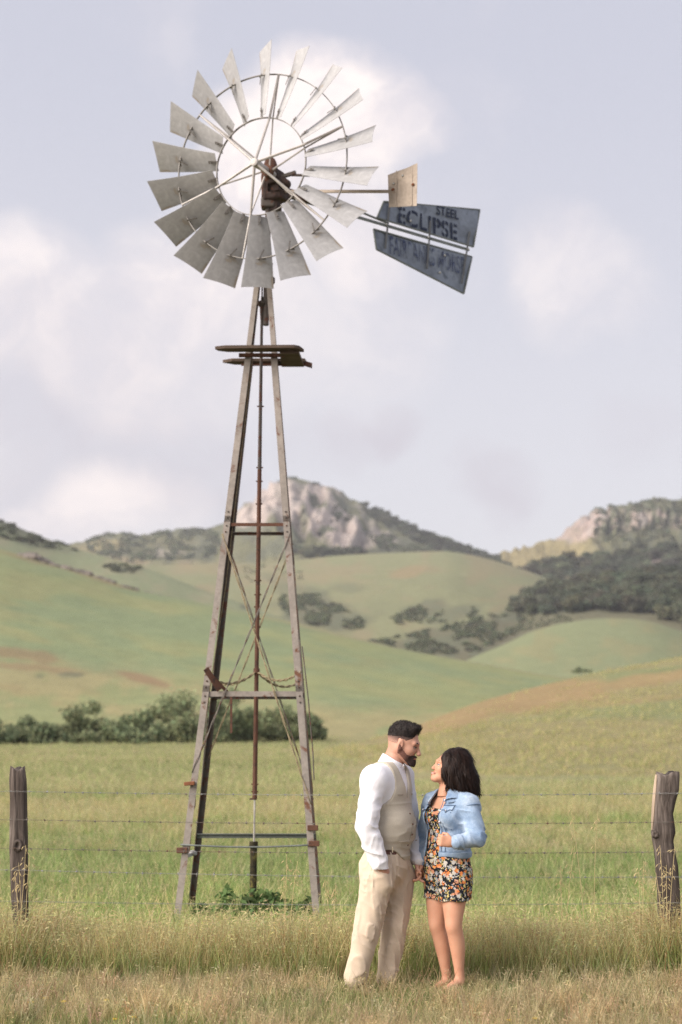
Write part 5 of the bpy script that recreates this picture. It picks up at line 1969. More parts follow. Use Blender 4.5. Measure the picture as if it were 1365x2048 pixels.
def cloth_mat(name, c, var=.08, weave=420, rough=.9, bump=.25, sheen=.15, stain=.1):
    t = NT(name)
    v = t.coord('Object')
    n = t.noise(v, weave, 2, .5)
    b = t.noise(v, 7, 4, .6)
    c = np.array(c)
    col = t.ramp(n, [(.3, tuple(c * (1 - var))), (.7, tuple(np.minimum(c * (1 + var), 1)))])
    col = t.mix(1.0, col, t.ramp(b, [(.3, (1 - stain,) * 3), (.7, (1 + stain,) * 3)]), 'MULTIPLY')
    t.base(col)
    t.set(rough, 0, .2)
    t.b.inputs['Sheen Weight'].default_value = sheen
    t.bump(n, bump, .001)
    return t.m

def hair_mat(name, c, hi):
    t = NT(name)
    v = t.coord('Object', (1, 1, .18))
    n = t.noise(v, 75, 4, .6, .8)
    t.base(t.ramp(n, [(.35, tuple(c)), (.75, tuple(hi))]))
    t.set(.5, 0, .16)
    t.bump(n, .4, .003)
    return t.m

def floral_mat():
    t = NT('floral_print')
    v = t.coord('Object')
    w = t.noise(v, 40, 2)
    def flowers(scale, seedvec, thr, stops):
        mp = t.n('ShaderNodeMapping'); mp.inputs['Location'].default_value = seedvec
        t.l(v, mp.inputs[0])
        vo = t.n('ShaderNodeTexVoronoi'); vo.inputs['Scale'].default_value = scale
        t.l(mp.outputs[0], vo.inputs['Vector'])
        sep = t.n('ShaderNodeSeparateColor'); t.l(vo.outputs['Color'], sep.inputs[0])
        r = t.n('ShaderNodeValToRGB'); r.color_ramp.interpolation = 'CONSTANT'
        e = r.color_ramp.elements
        e[0].position = 0; e[0].color = (*stops[0][1], 1)
        e[1].position = stops[1][0]; e[1].color = (*stops[1][1], 1)
        for p, c in stops[2:]:
            q = e.new(p); q.color = (*c, 1)
        t.l(sep.outputs[0], r.inputs[0])
        m = t.mrange(vo.outputs['Distance'], thr * 1.08, thr * .92)
        keep = t.mrange(sep.outputs[1], .33, .35)
        return r.outputs[0], t.math('MULTIPLY', m, keep), vo
    OR = (.62, .20, .06); WH = (.52, .49, .45); GR = (.28, .30, .33); YE = (.55, .44, .17); PK = (.55, .26, .16); GN = (.13, .14, .05); DK = (.012, .014, .02)
    wv_ = t.n('ShaderNodeTexNoise'); wv_.inputs['Scale'].default_value = 90; t.l(v, wv_.inputs['Vector'])
    ad = t.n('ShaderNodeVectorMath', operation='MULTIPLY_ADD'); t.l(wv_.outputs['Color'], ad.inputs[0]); ad.inputs[1].default_value = (.016,) * 3; t.l(v, ad.inputs[2]); v = ad.outputs[0]
    c1, m1, _ = flowers(34, (0, 0, 0), .52, [(0, OR), (.3, WH), (.55, GR), (.78, PK)])
    c2, m2, _ = flowers(62, (3, 1, 2), .44, [(0, YE), (.3, WH), (.5, OR), (.7, GN), (.85, GR)])
    c3, m3, _ = flowers(95, (7, 2, 5), .42, [(0, DK), (.35, YE), (.6, DK), (.8, WH)])
    col = t.mix(m2, DK, c2)
    col = t.mix(m1, col, c1)
    col = t.mix(m3, col, c3)
    t.base(col)
    t.set(.85, 0, .2)
    return t.m

M_SKIN_M = skin_mat('skin_tan', (.52, .29, .21))
M_SKIN_W = skin_mat('skin_warm', (.60, .325, .215))
M_SHIRT = cloth_mat('white_cotton', (.80, .79, .83), .03, 500, stain=.03)
M_VEST = cloth_mat('beige_linen', (.475, .425, .35), .14, 380, stain=.05)
M_TROU = cloth_mat('khaki_cotton', (.57, .46, .355), .08, 450, stain=.06)
M_BELT = mat_plain('brown_leather', (.11, .045, .03), .5, var=.3, scale=30, spec=.4)
M_BRASS = mat_plain('pale_buckle', (.6, .52, .4), .35, metal=.8, var=.1)
M_SHOE = mat_plain('tan_suede', (.30, .22, .15), .9, var=.2, scale=30)
M_HAIR_M = hair_mat('black_hair', (.010, .008, .008), (.045, .034, .030))
M_HAIR_W = hair_mat('dark_brown_hair', (.008, .005, .0045), (.034, .017, .012))
M_BEARD = mat_plain('beard', (.055, .032, .027), .85, var=.45, scale=160, bump=.6, bdist=.004)
M_STUB = mat_plain('cropped_hair', (.20, .125, .10), .8, var=.25, scale=220)
def vcol_mat():
    t = NT('short_hair')
    a = t.n('ShaderNodeAttribute', attribute_name='Col')
    n = t.noise(t.coord('Object'), 260, 3, .6)
    t.base(t.mix(1.0, a.outputs['Color'], t.ramp(n, [(.3, (.65,) * 3), (.7, (1.3,) * 3)]), 'MULTIPLY'))
    t.set(.8, 0, .2)
    t.bump(n, .5, .003)
    return t.m
M_VCOL = vcol_mat()
M_EYEW = mat_plain('eye_white', (.7, .68, .66), .3, var=.05)
M_DARK = mat_plain('dark_lash', (.012, .01, .01), .6, var=.2)
M_LIP = mat_plain('lip', (.45, .16, .14), .5, var=.1)
M_TEETH = mat_plain('teeth', (.8, .77, .72), .35, var=.03)
M_FLORAL = floral_mat()
M_BUTTON = mat_plain('metal_button', (.55, .55, .58), .35, metal=.7, var=.1)
M_SANDAL = mat_plain('beige_sandal', (.42, .33, .25), .7, var=.15, scale=30)

def denim_mat():
    t = NT('light_denim')
    v = t.coord('Object')
    n = t.noise(t.coord('Object', (1, 1, .25)), 300, 2, .5)
    b = t.noise(v, 9, 5, .65, .4)
    col = t.ramp(b, [(.28, (.16, .24, .37)), (.5, (.28, .375, .51)), (.72, (.47, .56, .67))])
    col = t.mix(1.0, col, t.ramp(n, [(.3, (.88,) * 3), (.7, (1.1,) * 3)]), 'MULTIPLY')
    t.base(col); t.set(.9, 0, .15)
    t.b.inputs['Sheen Weight'].default_value = .15
    t.bump(n, .3, .001)
    return t.m
M_DENIM = denim_mat()
M_DENIMD = mat_plain('denim_seam', (.13, .19, .29), .9, var=.15, scale=60)

PY = 9.95
def W(u, v, d=0.0):
    return at(u, v, PY + d)

def frame(yaw, pitch=0.0, roll=0.0):
    """axes (forward, left, up) as rows; yaw from +X counter clockwise seen from above, pitch up positive"""
    f = v3(math.cos(yaw) * math.cos(pitch), math.sin(yaw) * math.cos(pitch), math.sin(pitch))
    l = v3(-math.sin(yaw), math.cos(yaw), 0)
    u = np.cross(f, l)
    if roll:
        l, u = l * math.cos(roll) + u * math.sin(roll), -l * math.sin(roll) + u * math.cos(roll)
    return np.array([f, l, u])

def fold_noise(freq, amp, stretch=(1, 1, 1), seed=0):
    s = np.array(stretch) * freq
    def fn(p):
        n = fbm(p * s, 3, seed)
        return -amp * (1 - np.abs(n) * 2.2) * .6 + amp * .5 * vnoise(p * s * .5, seed + 5)
    return fn

def head_field(c, ax, S=1.0, woman=False, h=.0042):
    f = Field(c - .2, c + .19, h)
    T = lambda a, b, d: c + (ax[0] * a + ax[1] * b + ax[2] * d) * S
    E = lambda p, r, k=.02, **kw: f.ell(T(*p), np.array(r) * S, ax, k * S, **kw)
    E((-.014, 0, .022), (.098, .075, .094))
    E((.022, 0, -.035), (.070, .060, .088), .03)
    jw = .050 if not woman else .044
    for s in (-1, 1):
        f.cap(T(-.012, s * jw, -.052), T(.062, s * .018, -.108), .026 * S, .020 * S, .03 * S)
        E((.055, s * .036, -.038), (.028, .022, .024), .025)
        f.cap(T(.076, s * .040, .012), T(.088, s * .010, .014), .012 * S, .011 * S, .018 * S)
        E((.092, s * .032, -.010), (.014, .016, .011), .012, sub=True)
        E((-.006, s * .078, -.018), (.020, .012, .035), .010)
        E((.003, s * .090, -.016), (.010, .007, .020), .006, sub=True)
        E((.108 if not woman else .101, s * .011, -.050), (.010, .008, .008) if not woman else (.008, .006, .006), .008)
    E((.074, 0, -.112), (.024, .026, .020), .02)
    if woman:
        f.cap(T(.086, 0, .000), T(.108, 0, -.044), .007 * S, .0095 * S, .014 * S)
    else:
        f.cap(T(.088, 0, .002), T(.116, 0, -.046), .0085 * S, .012 * S, .014 * S)
    E((.092, 0, -.076), (.012, .024, .007), .008)
    E((.089, 0, -.088), (.012, .021, .008), .008)
    f.cap(T(-.03, 0, -.04), T(-.05, 0, -.2), .058 * S, .060 * S, .03 * S)
    return f, T

def hand(f, wrist, ddir, palm, side, curl, S=1.0, spread=.16, k=.008):
    """five fingers: ddir = from wrist to knuckles, palm = palm normal, side = towards the thumb"""
    ddir = np.array(ddir, float) / np.linalg.norm(ddir)
    palm = np.array(palm, float); palm -= ddir * np.dot(palm, ddir); palm /= np.linalg.norm(palm)
    side_ = np.cross(ddir, palm)
    if np.dot(side_, side) < 0:
        side_ = -side_
    w = np.array(wrist, float)
    f.cap(w, w + ddir * .03 * S, .026 * S, .030 * S, .015, flat=(palm, .75))
    for j, o in enumerate((.030, .010, -.010, -.028)):
        f.cap(w + ddir * .03 * S + side_ * o * .7 * S, w + ddir * .088 * S + side_ * o * S, .016 * S, .0125 * S, .012)
    for j, (o, L) in enumerate(((.031, .072), (.0105, .080), (-.0105, .074), (-.030, .058))):
        p = w + ddir * .09 * S + side_ * o * S
        d = ddir.copy()
        for q, seg in enumerate((.45, .32, .23)):
            a = curl * (.9 if q == 0 else 1.1)
            dd = d * math.cos(a) + palm * math.sin(a)
            palm_l = -d * math.sin(a) + palm * math.cos(a)
            e = p + dd * L * seg * S
            f.cap(p, e, (.0098 - .0009 * q) * S, (.0090 - .0009 * q) * S, .004)
            # rotate local frame
            d = dd; palm = palm_l; p = e
        palm = palm  # restored below
        palm = np.cross(side_, ddir) if np.dot(np.cross(side_, ddir), palm0_(wrist, ddir, side_, curl)) > 0 else np.cross(ddir, side_)
    return f

def palm0_(w, d, s, c):
    return _PALM[0]
_PALM = [v3(0, 0, 1)]

def make_hand(f, wrist, ddir, palm, side, curl, S=1.0):
    ddir = np.array(ddir, float) / np.linalg.norm(ddir)
    palm = np.array(palm, float); palm -= ddir * np.dot(palm, ddir); palm /= np.linalg.norm(palm)
    _PALM[0] = palm
    hand(f, wrist, ddir, palm, side, curl, S)
    sd = np.cross(ddir, palm)
    if np.dot(sd, side) < 0:
        sd = -sd
    w = np.array(wrist, float)
    a = w + ddir * .028 * S + sd * .024 * S
    b = a + (ddir * .6 + sd * .6 + palm * .45) * .042 * S
    c = b + (ddir * .75 + palm * .65 * min(1, curl + .2)) * .034 * S
    f.cap(a, b, .0135 * S, .0115 * S, .012); f.cap(b, c, .0108 * S, .009 * S, .005)

def strands(o, name, mat, par, n, g, L, w, lift, rng, keep=None, wave=.0, curl=0.0, jit=.22):
    """fine tapering ribbons that follow the surface of a hair mass and break its outline"""
    me = o.data
    N = len(me.vertices)
    co = np.zeros(N * 3, np.float32); me.vertices.foreach_get('co', co); co = co.reshape(-1, 3).astype(float)
    nr = np.zeros(N * 3, np.float32); me.vertices.foreach_get('normal', nr); nr = nr.reshape(-1, 3).astype(float)
    idx = np.arange(N)
    if keep is not None:
        idx = idx[keep(co + np.array(par.location) if par is not None else co, nr)]
    idx = rng.choice(idx, n)
    P = co[idx] + rng.normal(size=(n, 3)) * .002; Nn = nr[idx]
    gg = np.array(g, float) + rng.normal(size=(n, 3)) * jit
    t = gg - Nn * (gg * Nn).sum(1)[:, None]
    t /= np.linalg.norm(t, axis=1)[:, None] + 1e-9
    s = np.cross(t, Nn)
    l = L * rng.uniform(.5, 1.3, (n, 1)); ww = w * rng.uniform(.6, 1.3, (n, 1))
    V = []
    for k, f in enumerate((0, .35, .7, 1.0)):
        c = P + t * l * f + Nn * (.0015 + lift * l * f - curl * l * f * f) + s * wave * np.sin(f * 4 + idx[:, None] * 1.7) * l
        q = ww * (1 - f) ** .5 * .5
        V.append(np.stack([c - s * q, c + s * q], 1))
    V = np.stack(V, 1).reshape(n, 8, 3)
    b = (np.arange(n) * 8)[:, None]
    F = np.concatenate([b + [0, 1, 3, 2], b + [2, 3, 5, 4], b + [4, 5, 7, 6]])
    return mesh_obj(name, V.reshape(-1, 3), F, mat, o if False else par, True)

# =================================================================== man
def build_man():
    A = math.radians(-30)
    ax = frame(A)
    Fd, Ld, Up = ax
    sh_r = W(748, 1557, -.18); el_r = W(733, 1652, -.25); wr_r = W(756, 1722, -.23); ha_r = W(770, 1744, -.20)
    sh_l = W(806, 1551, .18); el_l = W(822, 1655, .20); wr_l = W(837, 1722, .08); ha_l = W(838, 1740, .05)
    chest = W(778, 1582); belly = W(781, 1652); hips = W(773, 1728); neckb = W(782, 1532)
    hip_r = W(757, 1752, -.09); kn_r = W(737, 1850, -.13); an_r = W(712, 1948, -.12)
    hip_l = W(797, 1752, .08); kn_l = W(790, 1852, .03); an_l = W(774, 1942, .04)
    hc = W(809, 1484, .0)
    hax = frame(math.radians(-14), math.radians(-17))

    def torso(f, g=0.0):
        f.ell(chest, (.130 + g, .195 + g, .175 + g), ax, .05)
        f.ell(belly, (.158 + g, .182 + g, .19 + g), ax, .06)
        f.cap(sh_r * .86 + neckb * .14 + v3(0, 0, -.01), sh_l * .86 + neckb * .14 + v3(0, 0, -.01), .072 + g, .072 + g, .05)
        f.cap(neckb + v3(0, 0, -.03), chest + v3(0, 0, .05), .075 + g, .10 + g, .05)
        return f
    def pelvis(f, g=0.0):
        f.ell(hips, (.138 + g, .178 + g, .15 + g), ax, .05)
        return f
    # body
    lo = v3(-.05 - .25, PY - .5, -.02); hi = v3(.75, PY + .42, 1.62)
    f = Field((W(680, 1900)[0], PY - .42, -.02), (W(850, 1900)[0], PY + .42, 1.68), .0085)
    torso(f, -.02); pelvis(f, -.02)
    f.chain([sh_r, el_r, wr_r, ha_r], [.052, .043, .031, .034], .03)
    f.chain([sh_l, el_l, wr_l], [.052, .043, .031], .03)
    f.chain([hip_r, kn_r, an_r], [.085, .06, .042], .04)
    f.chain([hip_l, kn_l, an_l], [.085, .06, .042], .04)
    for an in (an_r, an_l):
        f.cap(an, v3(an[0], an[1], .05), .036, .034, .02)
    f.cap(neckb + v3(0, 0, -.05), hc - hax[2] * .06 - hax[0] * .03, .066, .062, .03)
    bV, bQ = f.mesh()
    hf, T = head_field(hc, hax, 1.07)
    hV, hQ = hf.mesh()
    gl = Field(wr_l - .16, wr_l + .14, .0045)
    gl.cap(wr_l + (el_l - wr_l) * .2, wr_l, .032, .028, .01)
    make_hand(gl, wr_l, v3(.10, -.12, -1), v3(.8, -.5, 0), v3(-.3, -.9, 0), .5, 1.06)
    gV, gQ = gl.mesh()
    V = np.concatenate([bV, hV, gV]); Q = np.concatenate([bQ, hQ + len(bV), gQ + len(bV) + len(hV)])
    org = v3(W(742, 1900)[0], PY, 0)
    man = mesh_obj('person', V - org, Q, M_SKIN_M, None, True)
    man.location = org
    sm = man.modifiers.new('smooth', 'SMOOTH'); sm.iterations = 3; sm.factor = .4
    tag(man, 'bearded man in white shirt, beige vest and khaki trousers, hand in pocket', 'person', 'couple in front of the fence')

    # trousers
    f = Field((W(672, 1900)[0], PY - .42, .0), (W(846, 1900)[0], PY + .38, 1.03), .0065)
    pelvis(f, .012)
    f.chain([hip_r, kn_r, an_r + v3(-.004, 0, -.03)], [.110, .088, .070], .045)
    f.chain([hip_l, kn_l, an_l + v3(0, 0, -.03)], [.110, .086, .070], .045)
    f.cap(ha_r + v3(-.01, .01, -.02), ha_r + v3(.01, .015, -.08), .045, .036, .06)      # hand in the pocket
    f.ell(hips + ax[0] * -.07 + v3(0, 0, -.03), (.10, .165, .11), ax, .04)
    zb = W(770, 1697)[2]
    def waist(p):
        return p[..., 2] - (zb + .02 * ((p - hips) @ Fd) / .15 * -1)
    f.isect(waist)
    # hems with a break over the shoe
    hr, hl = an_r + v3(-.004, 0, -.03), an_l + v3(0, 0, -.03)
    def hem(p):
        dr = np.linalg.norm((p - hr)[..., :2], axis=-1); dl = np.linalg.norm((p - hl)[..., :2], axis=-1)
        zc = np.where(dr < dl, hr[2], hl[2])
        return (zc - .048 + .012 * np.sin(p[..., 0] * 60)) - p[..., 2]
    f.isect(hem)
    def folds(p):
        z = p[..., 2]
        low = .9 * smooth(.30, .05, z) + .22 * smooth(.22, .0, np.abs(z - .50)) + .5 * smooth(.12, .0, np.abs(z - .80))
        q = p @ np.array([[1, 0, .5], [0, 1, .35], [.35, .25, 1]])
        q2 = q + .05 * np.stack([vnoise(p * 6, 1), vnoise(p * 6, 2), vnoise(p * 6, 4)], -1)
        n = vnoise(q2 * [6, 6, 15], 3)
        r_ = (1 - np.abs(n)) ** 3 - .25
        d = vnoise((p + .02 * vnoise(p * 9, 5)[..., None]) @ np.array([[1, 0, -.25], [0, 1, -.2], [.1, .1, 1]]) * [20, 20, 4], 9)
        return -.014 * r_ * (.25 + low) - .010 * ((1 - np.abs(d)) ** 3 - .25)
    f.wrinkle(folds)
    f.build('trousers', M_TROU, man)
    # pocket seam
    m = MB(); m.tube([W(764, 1712, -.262), W(770, 1724, -.265), W(779, 1732, -.255)], .003, 5)
    # shoes
    for an, yaw_ in ((an_r, -50), (an_l, -25)):
        fx = frame(math.radians(yaw_))
        s = Field(v3(an[0] - .2, an[1] - .32, -.01), v3(an[0] + .28, an[1] + .2, .16), .006)
        b = v3(an[0], an[1], 0)
        s.cap(b + fx[0] * -.03 + v3(0, 0, .045), b + fx[0] * .16 + v3(0, 0, .038), .042, .040, .03)
        s.cap(b + v3(0, 0, .05), b + v3(0, 0, .11), .042, .042, .03)
        s.isect(lambda p: .006 - p[..., 2])
        s.build('shoe', M_SHOE, man)
    # belt
    f = Field((W(700, 1690)[0], PY - .36, zb - .09), (W(850, 1690)[0], PY + .36, zb + .10), .0055)
    pelvis(f, .016); f.ell(belly, (.160, .184, .19), ax, .05)
    c0 = lambda p: p[..., 2] + .02 * ((p - hips) @ Fd) / .15
    f.isect(lambda p: c0(p) - (zb + .022)); f.isect(lambda p: (zb - .018) - c0(p))
    belt = f.build('belt', M_BELT, man)
    bp = W(796, 1704, -.205)
    MB().bar(W(785.5, 1694, -.212), W(785.5, 1705, -.212), .012, .008).build('buckle', M_BRASS, belt)
    # shirt
    f = Field((W(695, 1600)[0], PY - .42, zb - .12), (W(860, 1600)[0], PY + .40, 1.66), .0065)
    torso(f, .004)
    f.chain([sh_r, el_r, wr_r + (ha_r - wr_r) * .25], [.078, .072, .056], .05)
    f.cap(neckb + v3(-.02, -.05, -.035), sh_r + v3(0, 0, .0), .058, .068, .06)
    f.chain([sh_l, el_l, wr_l], [.076, .062, .046], .04)
    f.cap(sh_r + v3(.01, .01, -.03), sh_r * .6 + chest * .4, .078, .09, .06)
    f.cap(wr_r, wr_r + (ha_r - wr_r) * .45, .053, .050, .01)
    def folds2(p):
        d_r = np.abs((p - el_r) @ ((wr_r - sh_r) / np.linalg.norm(wr_r - sh_r)))
        arm = smooth(.14, .06, np.linalg.norm((p - (sh_r + el_r) / 2)[..., :2], axis=-1))
        q = p @ np.array([[1, 0, .55], [0, 1, -.3], [-.5, .3, 1]])
        q2 = q + .04 * np.stack([vnoise(p * 7, 1), vnoise(p * 7, 2), vnoise(p * 7, 4)], -1)
        n = vnoise(q2 * [8, 8, 18], 23)
        m_ = vnoise(q2 * [22, 22, 8], 29)
        lowz = smooth(1.40, 1.20, p[..., 2])
        def sg(a, b):
            ab = b - a
            t = np.clip(((p - a) @ ab) / (ab @ ab), 0, 1)
            return np.linalg.norm(p - a - t[..., None] * ab, axis=-1)
        am = np.maximum(smooth(.105, .075, np.minimum(sg(sh_r, el_r), sg(el_r, wr_r))), smooth(.10, .07, np.minimum(sg(sh_l, el_l), sg(el_l, wr_l))))
        return am * (-.0095 * ((1 - np.abs(n)) ** 2 - .33) * (.35 + 1.0 * lowz) - .006 * ((1 - np.abs(m_)) ** 2 - .33))
    f.wrinkle(folds2)
    shirt = f.build('shirt', M_SHIRT, man)
    # shirt cuff line
    # vest
    f = Field((W(700, 1600)[0], PY - .40, zb - .10), (W(862, 1600)[0], PY + .40, 1.64), .0055)
    torso(f, .017); f.ell(hips + v3(0, 0, .05), (.155, .192, .12), ax, .05)
    f.cap(neckb + v3(-.02, -.05, -.035), sh_r + v3(0, 0, .0), .070, .080, .06); f.cap(neckb + v3(.0, .05, -.035), sh_l, .066, .078, .06)
    zn = neckb[2]
    def vest_region(p):
        q = p - chest
        fw = q @ Fd; lt = q @ Ld; z = p[..., 2]
        # V opening in front, from the collar to mid chest
        zv = chest[2] - .05
        wv = np.clip((z - zv) * .30, 0, .07)
        vcut = np.where((fw > 0.0) & (z > zv), wv - np.abs(lt), -1.0)
        # pointed hem: lower at the front centre
        hemz = zb - .002 - .078 * smooth(.02, .15, fw) * smooth(.16, .03, np.abs(lt - .02)) + .022 * smooth(.0, -.15, fw)
        low = hemz - z
        top = z - (zn + .03)
        # arm holes
        lim = np.interp(z - chest[2], [-.14, -.09, -.04, .02, .08, .14, .2], [.24, .172, .140, .122, .118, .126, .13])
        ar = -lt - lim
        al = lt - lim
        arm_r = np.where(z > chest[2] - .13, -lt - .178, -1)
        arm_l = np.where(z > chest[2] - .13, lt - .178, -1)
        nk = .078 - np.linalg.norm((p - (neckb + v3(.012, 0, .045)))[..., :2], axis=-1) - np.clip(zn - .02 - z, 0, 1) * 2
        return np.maximum.reduce([vcut, low, top, ar, al, arm_r, arm_l, nk])
    f.isect(vest_region, .006)
    def folds3(p):
        n = vnoise(p * [6, 6, 20], 43)
        return -.007 * ((1 - np.abs(n)) ** 3 - .25) * smooth(1.42, 1.15, p[..., 2])
    f.wrinkle(folds3)
    vest = f.build('vest', M_VEST, man)
    # placket edge and buttons on the vest front
    cl = []
    def front(z, lt, push=.0):
        """point on the vest surface ahead of the torso centre line"""
        t = (z - belly[2]) / .19
        c = belly if z < chest[2] - .05 else chest
        r = .158 if z < chest[2] - .05 else .13
        zz = np.clip(abs((z - c[2]) / (.19 if z < chest[2] - .05 else .175)), 0, .95)
        rr = (r + .02 + push) * math.sqrt(1 - zz * zz)
        base = belly + (chest - belly) * np.clip((z - belly[2]) / (chest[2] - belly[2]), 0, 1)
        return v3(base[0], base[1], z) + Fd * rr + Ld * lt
    for z in np.linspace(zb + .03, chest[2] - .08, 5):
        MB().ball(front(z, -.012, .002), .007, 8, 5).build('button', M_BELT, vest)
    M_VS = MATS.get('vest_seam') or mat_plain('vest_seam', (.33, .285, .23), .9, var=.1)
    MB().tube([front(z, -.020, -.0005) for z in np.linspace(zb - .02, chest[2] - .06, 14)], .0026, 5).build('placket_seam', M_VS, vest)
    for s_ in (-1, 1):
        for z_, w0, w1 in ((zb + .055, .055, .125), (chest[2] - .02, .06, .11)):
            def side_pt(l_):
                # march outwards from the torso axis to the cloth
                c_ = v3(0, 0, z_) + (belly * [1, 1, 0]) + Ld * s_ * l_
                t_ = np.clip((z_ - belly[2]) / (chest[2] - belly[2]), 0, 1)
                ra, rb = .158 + (.130 - .158) * t_ + .018, .182 + (.195 - .182) * t_ + .018
                return c_ + (chest - belly) * [1, 1, 0] * t_ + Fd * ra * math.sqrt(max(1 - (l_ / rb) ** 2, .05)) * .985
            MB().tube([side_pt(l_) for l_ in np.linspace(w0, w1, 6)], .0034, 5).build('welt_pocket', M_VS, vest)
    # collar: band and two folded points
    f = Field(neckb - .16, neckb + .2, .0045)
    a = neckb + v3(-.005, 0, -.015); b = neckb + v3(.028, 0, .062)
    axd = (b - a) / np.linalg.norm(b - a)
    def collar(p):
        q = p - a
        t = q @ axd
        rad = np.linalg.norm(q - t[..., None] * axd, axis=-1)
        fw = q @ Fd; lt = q @ Ld
        r0 = .083 + .12 * np.clip(.05 - t, -.05, .1)
        d = np.abs(rad - r0) - .0065
        d = np.maximum(d, t - (.075 - .15 * np.clip(fw, 0, .1)))
        low = -.012 - .75 * np.clip(fw + .01, 0, .09) * smooth(.005, .04, np.abs(lt))
        d = np.maximum(d, low - t)
        gap = .012 + .30 * np.clip(.05 - t, 0, .2)
        d = np.maximum(d, np.where(fw > 0, gap - np.abs(lt), -1))
        return d
    f.F[:] = -1; f.isect(collar, .003)
    f.build('collar', M_SHIRT, shirt)
    # ---- head details
    S_ = 1.07
    def region(f, fn, k=.006):
        def g(p):
            q = (p - hc) @ hax.T / S_
            return fn(q[..., 0], q[..., 1], q[..., 2]) * S_
        f.isect(g, k)
    # cropped sides
    f, T = head_field(hc, hax, S_)
    f.F -= .0022
    region(f, lambda a, l, u: np.maximum.reduce([-(u - (.010 - .30 * np.clip(a, -.2, 0) * -1)) , a - .060, .028 - np.abs(l) - np.clip(.0 - a, 0, .2) * 2 - 0 * u, -.005 + 0 * a - 0]) if False else
           np.maximum.reduce([(-.020 + np.clip(a + .02, 0, .1) * .75) - u, a - .058, np.where((np.abs(a + .004) < .022) & (u < .018), .02, -.02)]))
    def fade_col(V):
        q = (V - hc) @ hax.T / S_
        t = smooth(-.030, .034, q[:, 2] - .2 * np.clip(q[:, 0], 0, .1))
        return lerp(np.array([.47, .275, .21]) * np.ones((len(V), 3)), np.array([.075, .05, .045]), t)
    f.build('cropped_sides', M_VCOL, man, col=fade_col)
    # hair on top, brushed up at the front
    f = Field(hc - .2, hc + .21, .0042)
    TT = lambda a, b, d: hc + (hax[0] * a + hax[1] * b + hax[2] * d) * S_
    f.ell(TT(-.016, 0, .034), np.array((.103, .077, .096)) * S_, hax, .01)
    f.ell(TT(.040, 0, .092), np.array((.050, .052, .030)) * S_, hax, .03)
    f.cap(TT(.050, .03, .092), TT(.064, .03, .108), .020 * S_, .012 * S_, .02); f.cap(TT(.050, -.03, .092), TT(.066, -.03, .106), .020 * S_, .012 * S_, .02)
    f.cap(TT(.055, 0, .096), TT(.072, 0, .114), .022 * S_, .010 * S_, .02)
    region(f, lambda a, l, u: np.maximum.reduce([(.034 - .25 * np.clip(-a - .02, 0, .1) + .16 * np.clip(a, 0, .1)) - u, (a - .064 - np.clip(u - .060, 0, .06) * .30)]))
    f.wrinkle(lambda p: .0035 * vnoise(((p - hc) @ hax.T) * [40, 170, 60], 7) + .002 * vnoise(p * 190, 3))
    hr_ = f.build('hair', M_HAIR_M, man)
    r_ = np.random.default_rng(2)
    strands(hr_, 'hair_strands', M_HAIR_M, man, 2600, hax[0] * .25 + hax[2] * 1.0, .020, .0024, .30, r_, lambda p, n_: ((p - hc) @ hax[2]) > .03)
    # beard and moustache
    f, T = head_field(hc, hax, S_)
    f.ell(T(.078, 0, -.118), np.array((.030, .030, .028)) * S_, hax, .02)
    f.F -= .0042
    def beard(a, l, u):
        up_edge = np.where(a > .066, -.062, np.where(a > .02, -.060 + (a - .066) * -.55, -.035 + (a - .02) * -.0))
        up_edge = np.interp(a, [-.02, .0, .02, .05, .07, .09], [-.014, -.020, -.046, -.068, -.070, -.062])
        mouth = np.minimum(.0055 - np.abs(u + .082), .022 - np.abs(l))
        mouth = np.where(a > .06, mouth, -.02)
        cheek = np.where((a > .048) & (a < .088) & (np.abs(l) > .022) & (u > -.098) & (u < -.06), -.004, -.02)
        low = (-.128 - .1 * np.clip(a, 0, .1)) - u
        neck = (-.075 + (-.060) * np.clip(a / .08, 0, 1)) - u
        back_ = (-.012) - a
        return np.maximum.reduce([u - up_edge, mouth, np.minimum(low, neck) + .0 * a, neck, back_, a - .112])
    region(f, beard)
    f.wrinkle(lambda p: .0016 * vnoise(p * 230, 5))
    def beard_col(V):
        q = (V - hc) @ hax.T / S_
        t = smooth(.030, .075, q[:, 0] - .4 * (q[:, 2] + .09)) * .8 + .2
        t = t * (1 - .5 * smooth(-.03, .0, q[:, 2]))
        return lerp(np.array([.23, .11, .085]) * np.ones((len(V), 3)), np.array([.035, .022, .02]), t)
    bd_ = f.build('beard', M_VCOL, man, col=beard_col)
    strands(bd_, 'beard_strands', M_BEARD, man, 900, hax[0] * .3 - hax[2] * 1.0, .009, .0016, .25, r_)
    m = MB()
    for s in (-1, 1):
        e = Field(T(.083, s * .032, -.012) - .025, T(.083, s * .032, -.012) + .025, .0022)
        e.ell(T(.078, s * .031, -.012), np.array((.0115, .0115, .0042)) * S_, hax, .002)
        eye = e.build('eye', M_EYEW, man)
        MB().ball(T(.0872, s * .031, -.013), (.005, .005, .0042), 8, 5).build('iris', M_DARK, eye)
        MB().tube([T(.080, s * .047, -.010), T(.091, s * .033, -.007), T(.090, s * .020, -.010)], [.002, .0036, .002], 5).build('lash', M_DARK, eye)
        MB().tube([T(.072, s * .052, .012), T(.088, s * .036, .0185), T(.096, s * .014, .013)], [.0025, .0048, .004], 6).build('eyebrow', M_HAIR_M, man)
    MB().tube([T(.096, -.022, -.0815), T(.103, 0, -.083), T(.096, .022, -.0815)], [.002, .0042, .002], 6).build('lips', M_LIP, man)
    # watch the pocket edge
    return man

